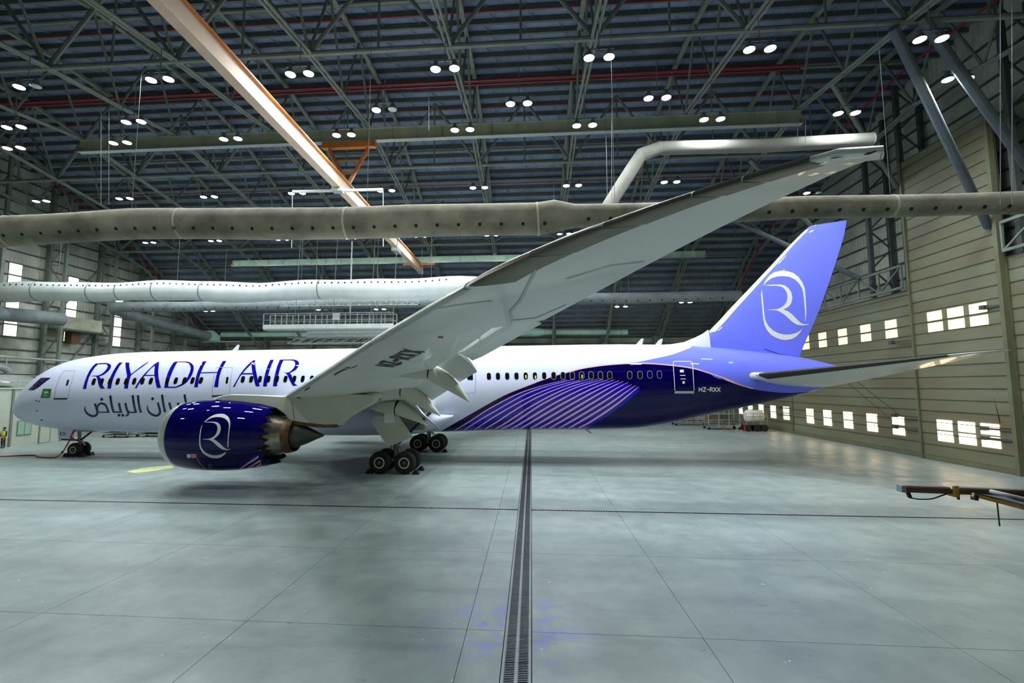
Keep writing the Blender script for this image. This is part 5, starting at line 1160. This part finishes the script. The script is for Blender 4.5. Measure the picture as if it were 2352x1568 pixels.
for k in range(22):
    a, b = ch[k], ch[k+1]; part('chain_link', beam(a, b, .02 if k % 2 else .008, .008 if k % 2 else .02), MATS['black'], da)
lx = fg(2420, 1134, ya)
part('support_mast', box(lx.x-.1, lx.x+.35, ya-.8, ya-.4, 0, lx.z+.4), MATS['steel'], da)
part('cross_head', box(lx.x-.1, lx.x+.2, ya-1.4, ya+.15, lx.z-.25, lx.z), MATS['steel'], da)
# blue stand and worker at the left edge
wx, wy = -4.85, 3.6
tx, ty = -4.6, 1.6
bc = thing('tool_stand', 'blue tubular tool stand on castors at the left by the office cabin', 'cart', (tx, ty, 0))
for dx in (0, 1.0):
    for dy in (0, .8): part('post', tube([(tx-.5+dx, ty-.4+dy, .12), (tx-.5+dx, ty-.4+dy, 3.0 if dx else 2.4)], .05, 6), MATS['blue_cart'], bc); part('caster', revolve([(-.05, .13), (.05, .13)], (tx-.5+dx, ty-.4+dy, .13), 'y', 12), MATS['rubber'], bc)
for z in (.35, .9, 1.9): part('shelf', box(tx-.6, tx+.6, ty-.5, ty+.5, z, z+.12), MATS['blue_cart'], bc)
part('top_rail', beam((tx-.5, ty-.4, 3.0), (tx+.5, ty-.4, 3.0), .08, .08), MATS['blue_cart'], bc)
def skin_body(name, nodes, edges, m, parent):
    me = bpy.data.meshes.new(name); me.from_pydata([n[:3] for n in nodes], edges, []); o = bpy.data.objects.new(name, me); COL.objects.link(o); o.parent = parent
    sk = o.modifiers.new('skin', 'SKIN'); sv = me.skin_vertices[0].data if me.skin_vertices else None
    if sv is None:
        bm = bmesh.new(); bm.from_mesh(me); bm.verts.layers.skin.verify(); bm.to_mesh(me); bm.free(); sv = me.skin_vertices[0].data
    for i, n in enumerate(nodes): sv[i].radius = (n[3], n[4] if len(n) > 4 else n[3])
    sv[0].use_root = True
    ss = o.modifiers.new('sub', 'SUBSURF'); ss.levels = 2; ss.render_levels = 2; me.materials.append(m); return o
mat('trousers', (26, 28, 34), .8); mat('skin', (150, 110, 86), .6); mat('vest_yellow', (206, 214, 60), .7); mat('vest_orange', (236, 96, 50), .7); mat('hair', (24, 18, 16), .8)
pe = thing('person', 'worker in yellow and orange high-visibility vest and dark trousers beside the blue stand', 'person', (wx, wy, 0))
N_ = [(0, 0, .95, .15, .12), (0, 0, 1.15, .15, .11), (0, 0, 1.38, .18, .12), (0, 0, 1.5, .07), (0, 0, 1.56, .06), (0, -.01, 1.66, .085, .1), (0, -.01, 1.76, .06, .07),
      (.1, 0, .9, .09), (.11, -.02, .5, .065), (.11, .02, .1, .05), (.11, -.14, .04, .045), (-.1, 0, .9, .09), (-.11, -.02, .5, .065), (-.11, .02, .1, .05), (-.11, -.14, .04, .045),
      (.2, 0, 1.42, .06), (.26, -.02, 1.15, .045), (.24, -.14, .93, .035), (.23, -.18, .85, .032), (-.2, 0, 1.42, .06), (-.26, -.02, 1.15, .045), (-.24, -.14, .93, .035), (-.23, -.18, .85, .032)]
E_ = [(0, 1), (1, 2), (2, 3), (3, 4), (4, 5), (5, 6), (0, 7), (7, 8), (8, 9), (9, 10), (0, 11), (11, 12), (12, 13), (13, 14), (2, 15), (15, 16), (16, 17), (17, 18), (2, 19), (19, 20), (20, 21), (21, 22)]
body = skin_body('body', N_, E_, MATS['trousers'], pe)
def vring(z, a, b): return [(wx+a*cos(t), wy+b*sin(t), z) for t in [2*pi*j/16 for j in range(16)]]
part('vest', loft([vring(.88, .2, .16), vring(1.0, .2, .16), vring(1.2, .19, .155), vring(1.38, .22, .155), vring(1.47, .17, .12)], caps=False), MATS['vest_yellow'], pe, 60)
part('vest_band', loft([vring(1.0, .207, .167), vring(1.12, .204, .165)], caps=False), MATS['vest_orange'], pe, 60)
part('hair', revolve([(1.66, .105), (1.72, .105), (1.78, .08), (1.81, .02)], (wx, wy+.015, 0), 'z', 14), MATS['hair'], pe, 60)
part('face', revolve([(1.52, .05), (1.56, .075), (1.62, .088), (1.68, .09)], (wx, wy-.02, 0), 'z', 14), MATS['skin'], pe, 60)
for s in (-1, 1):
    part('hand', tube([(wx+s*.235, wy-.17, .88), (wx+s*.23, wy-.2, .78), (wx+s*.225, wy-.2, .72)], [.035, .045, .03], 8), MATS['skin'], pe, 60)
    for k in range(4): part('finger', tube([(wx+s*.225, wy-.235+.023*k, .75), (wx+s*.22, wy-.24+.023*k, .69), (wx+s*.20, wy-.235+.022*k, .655)], .01, 6), MATS['skin'], pe, 60)
    part('thumb', tube([(wx+s*.215, wy-.235, .80), (wx+s*.19, wy-.255, .75)], .012, 6), MATS['skin'], pe, 60)
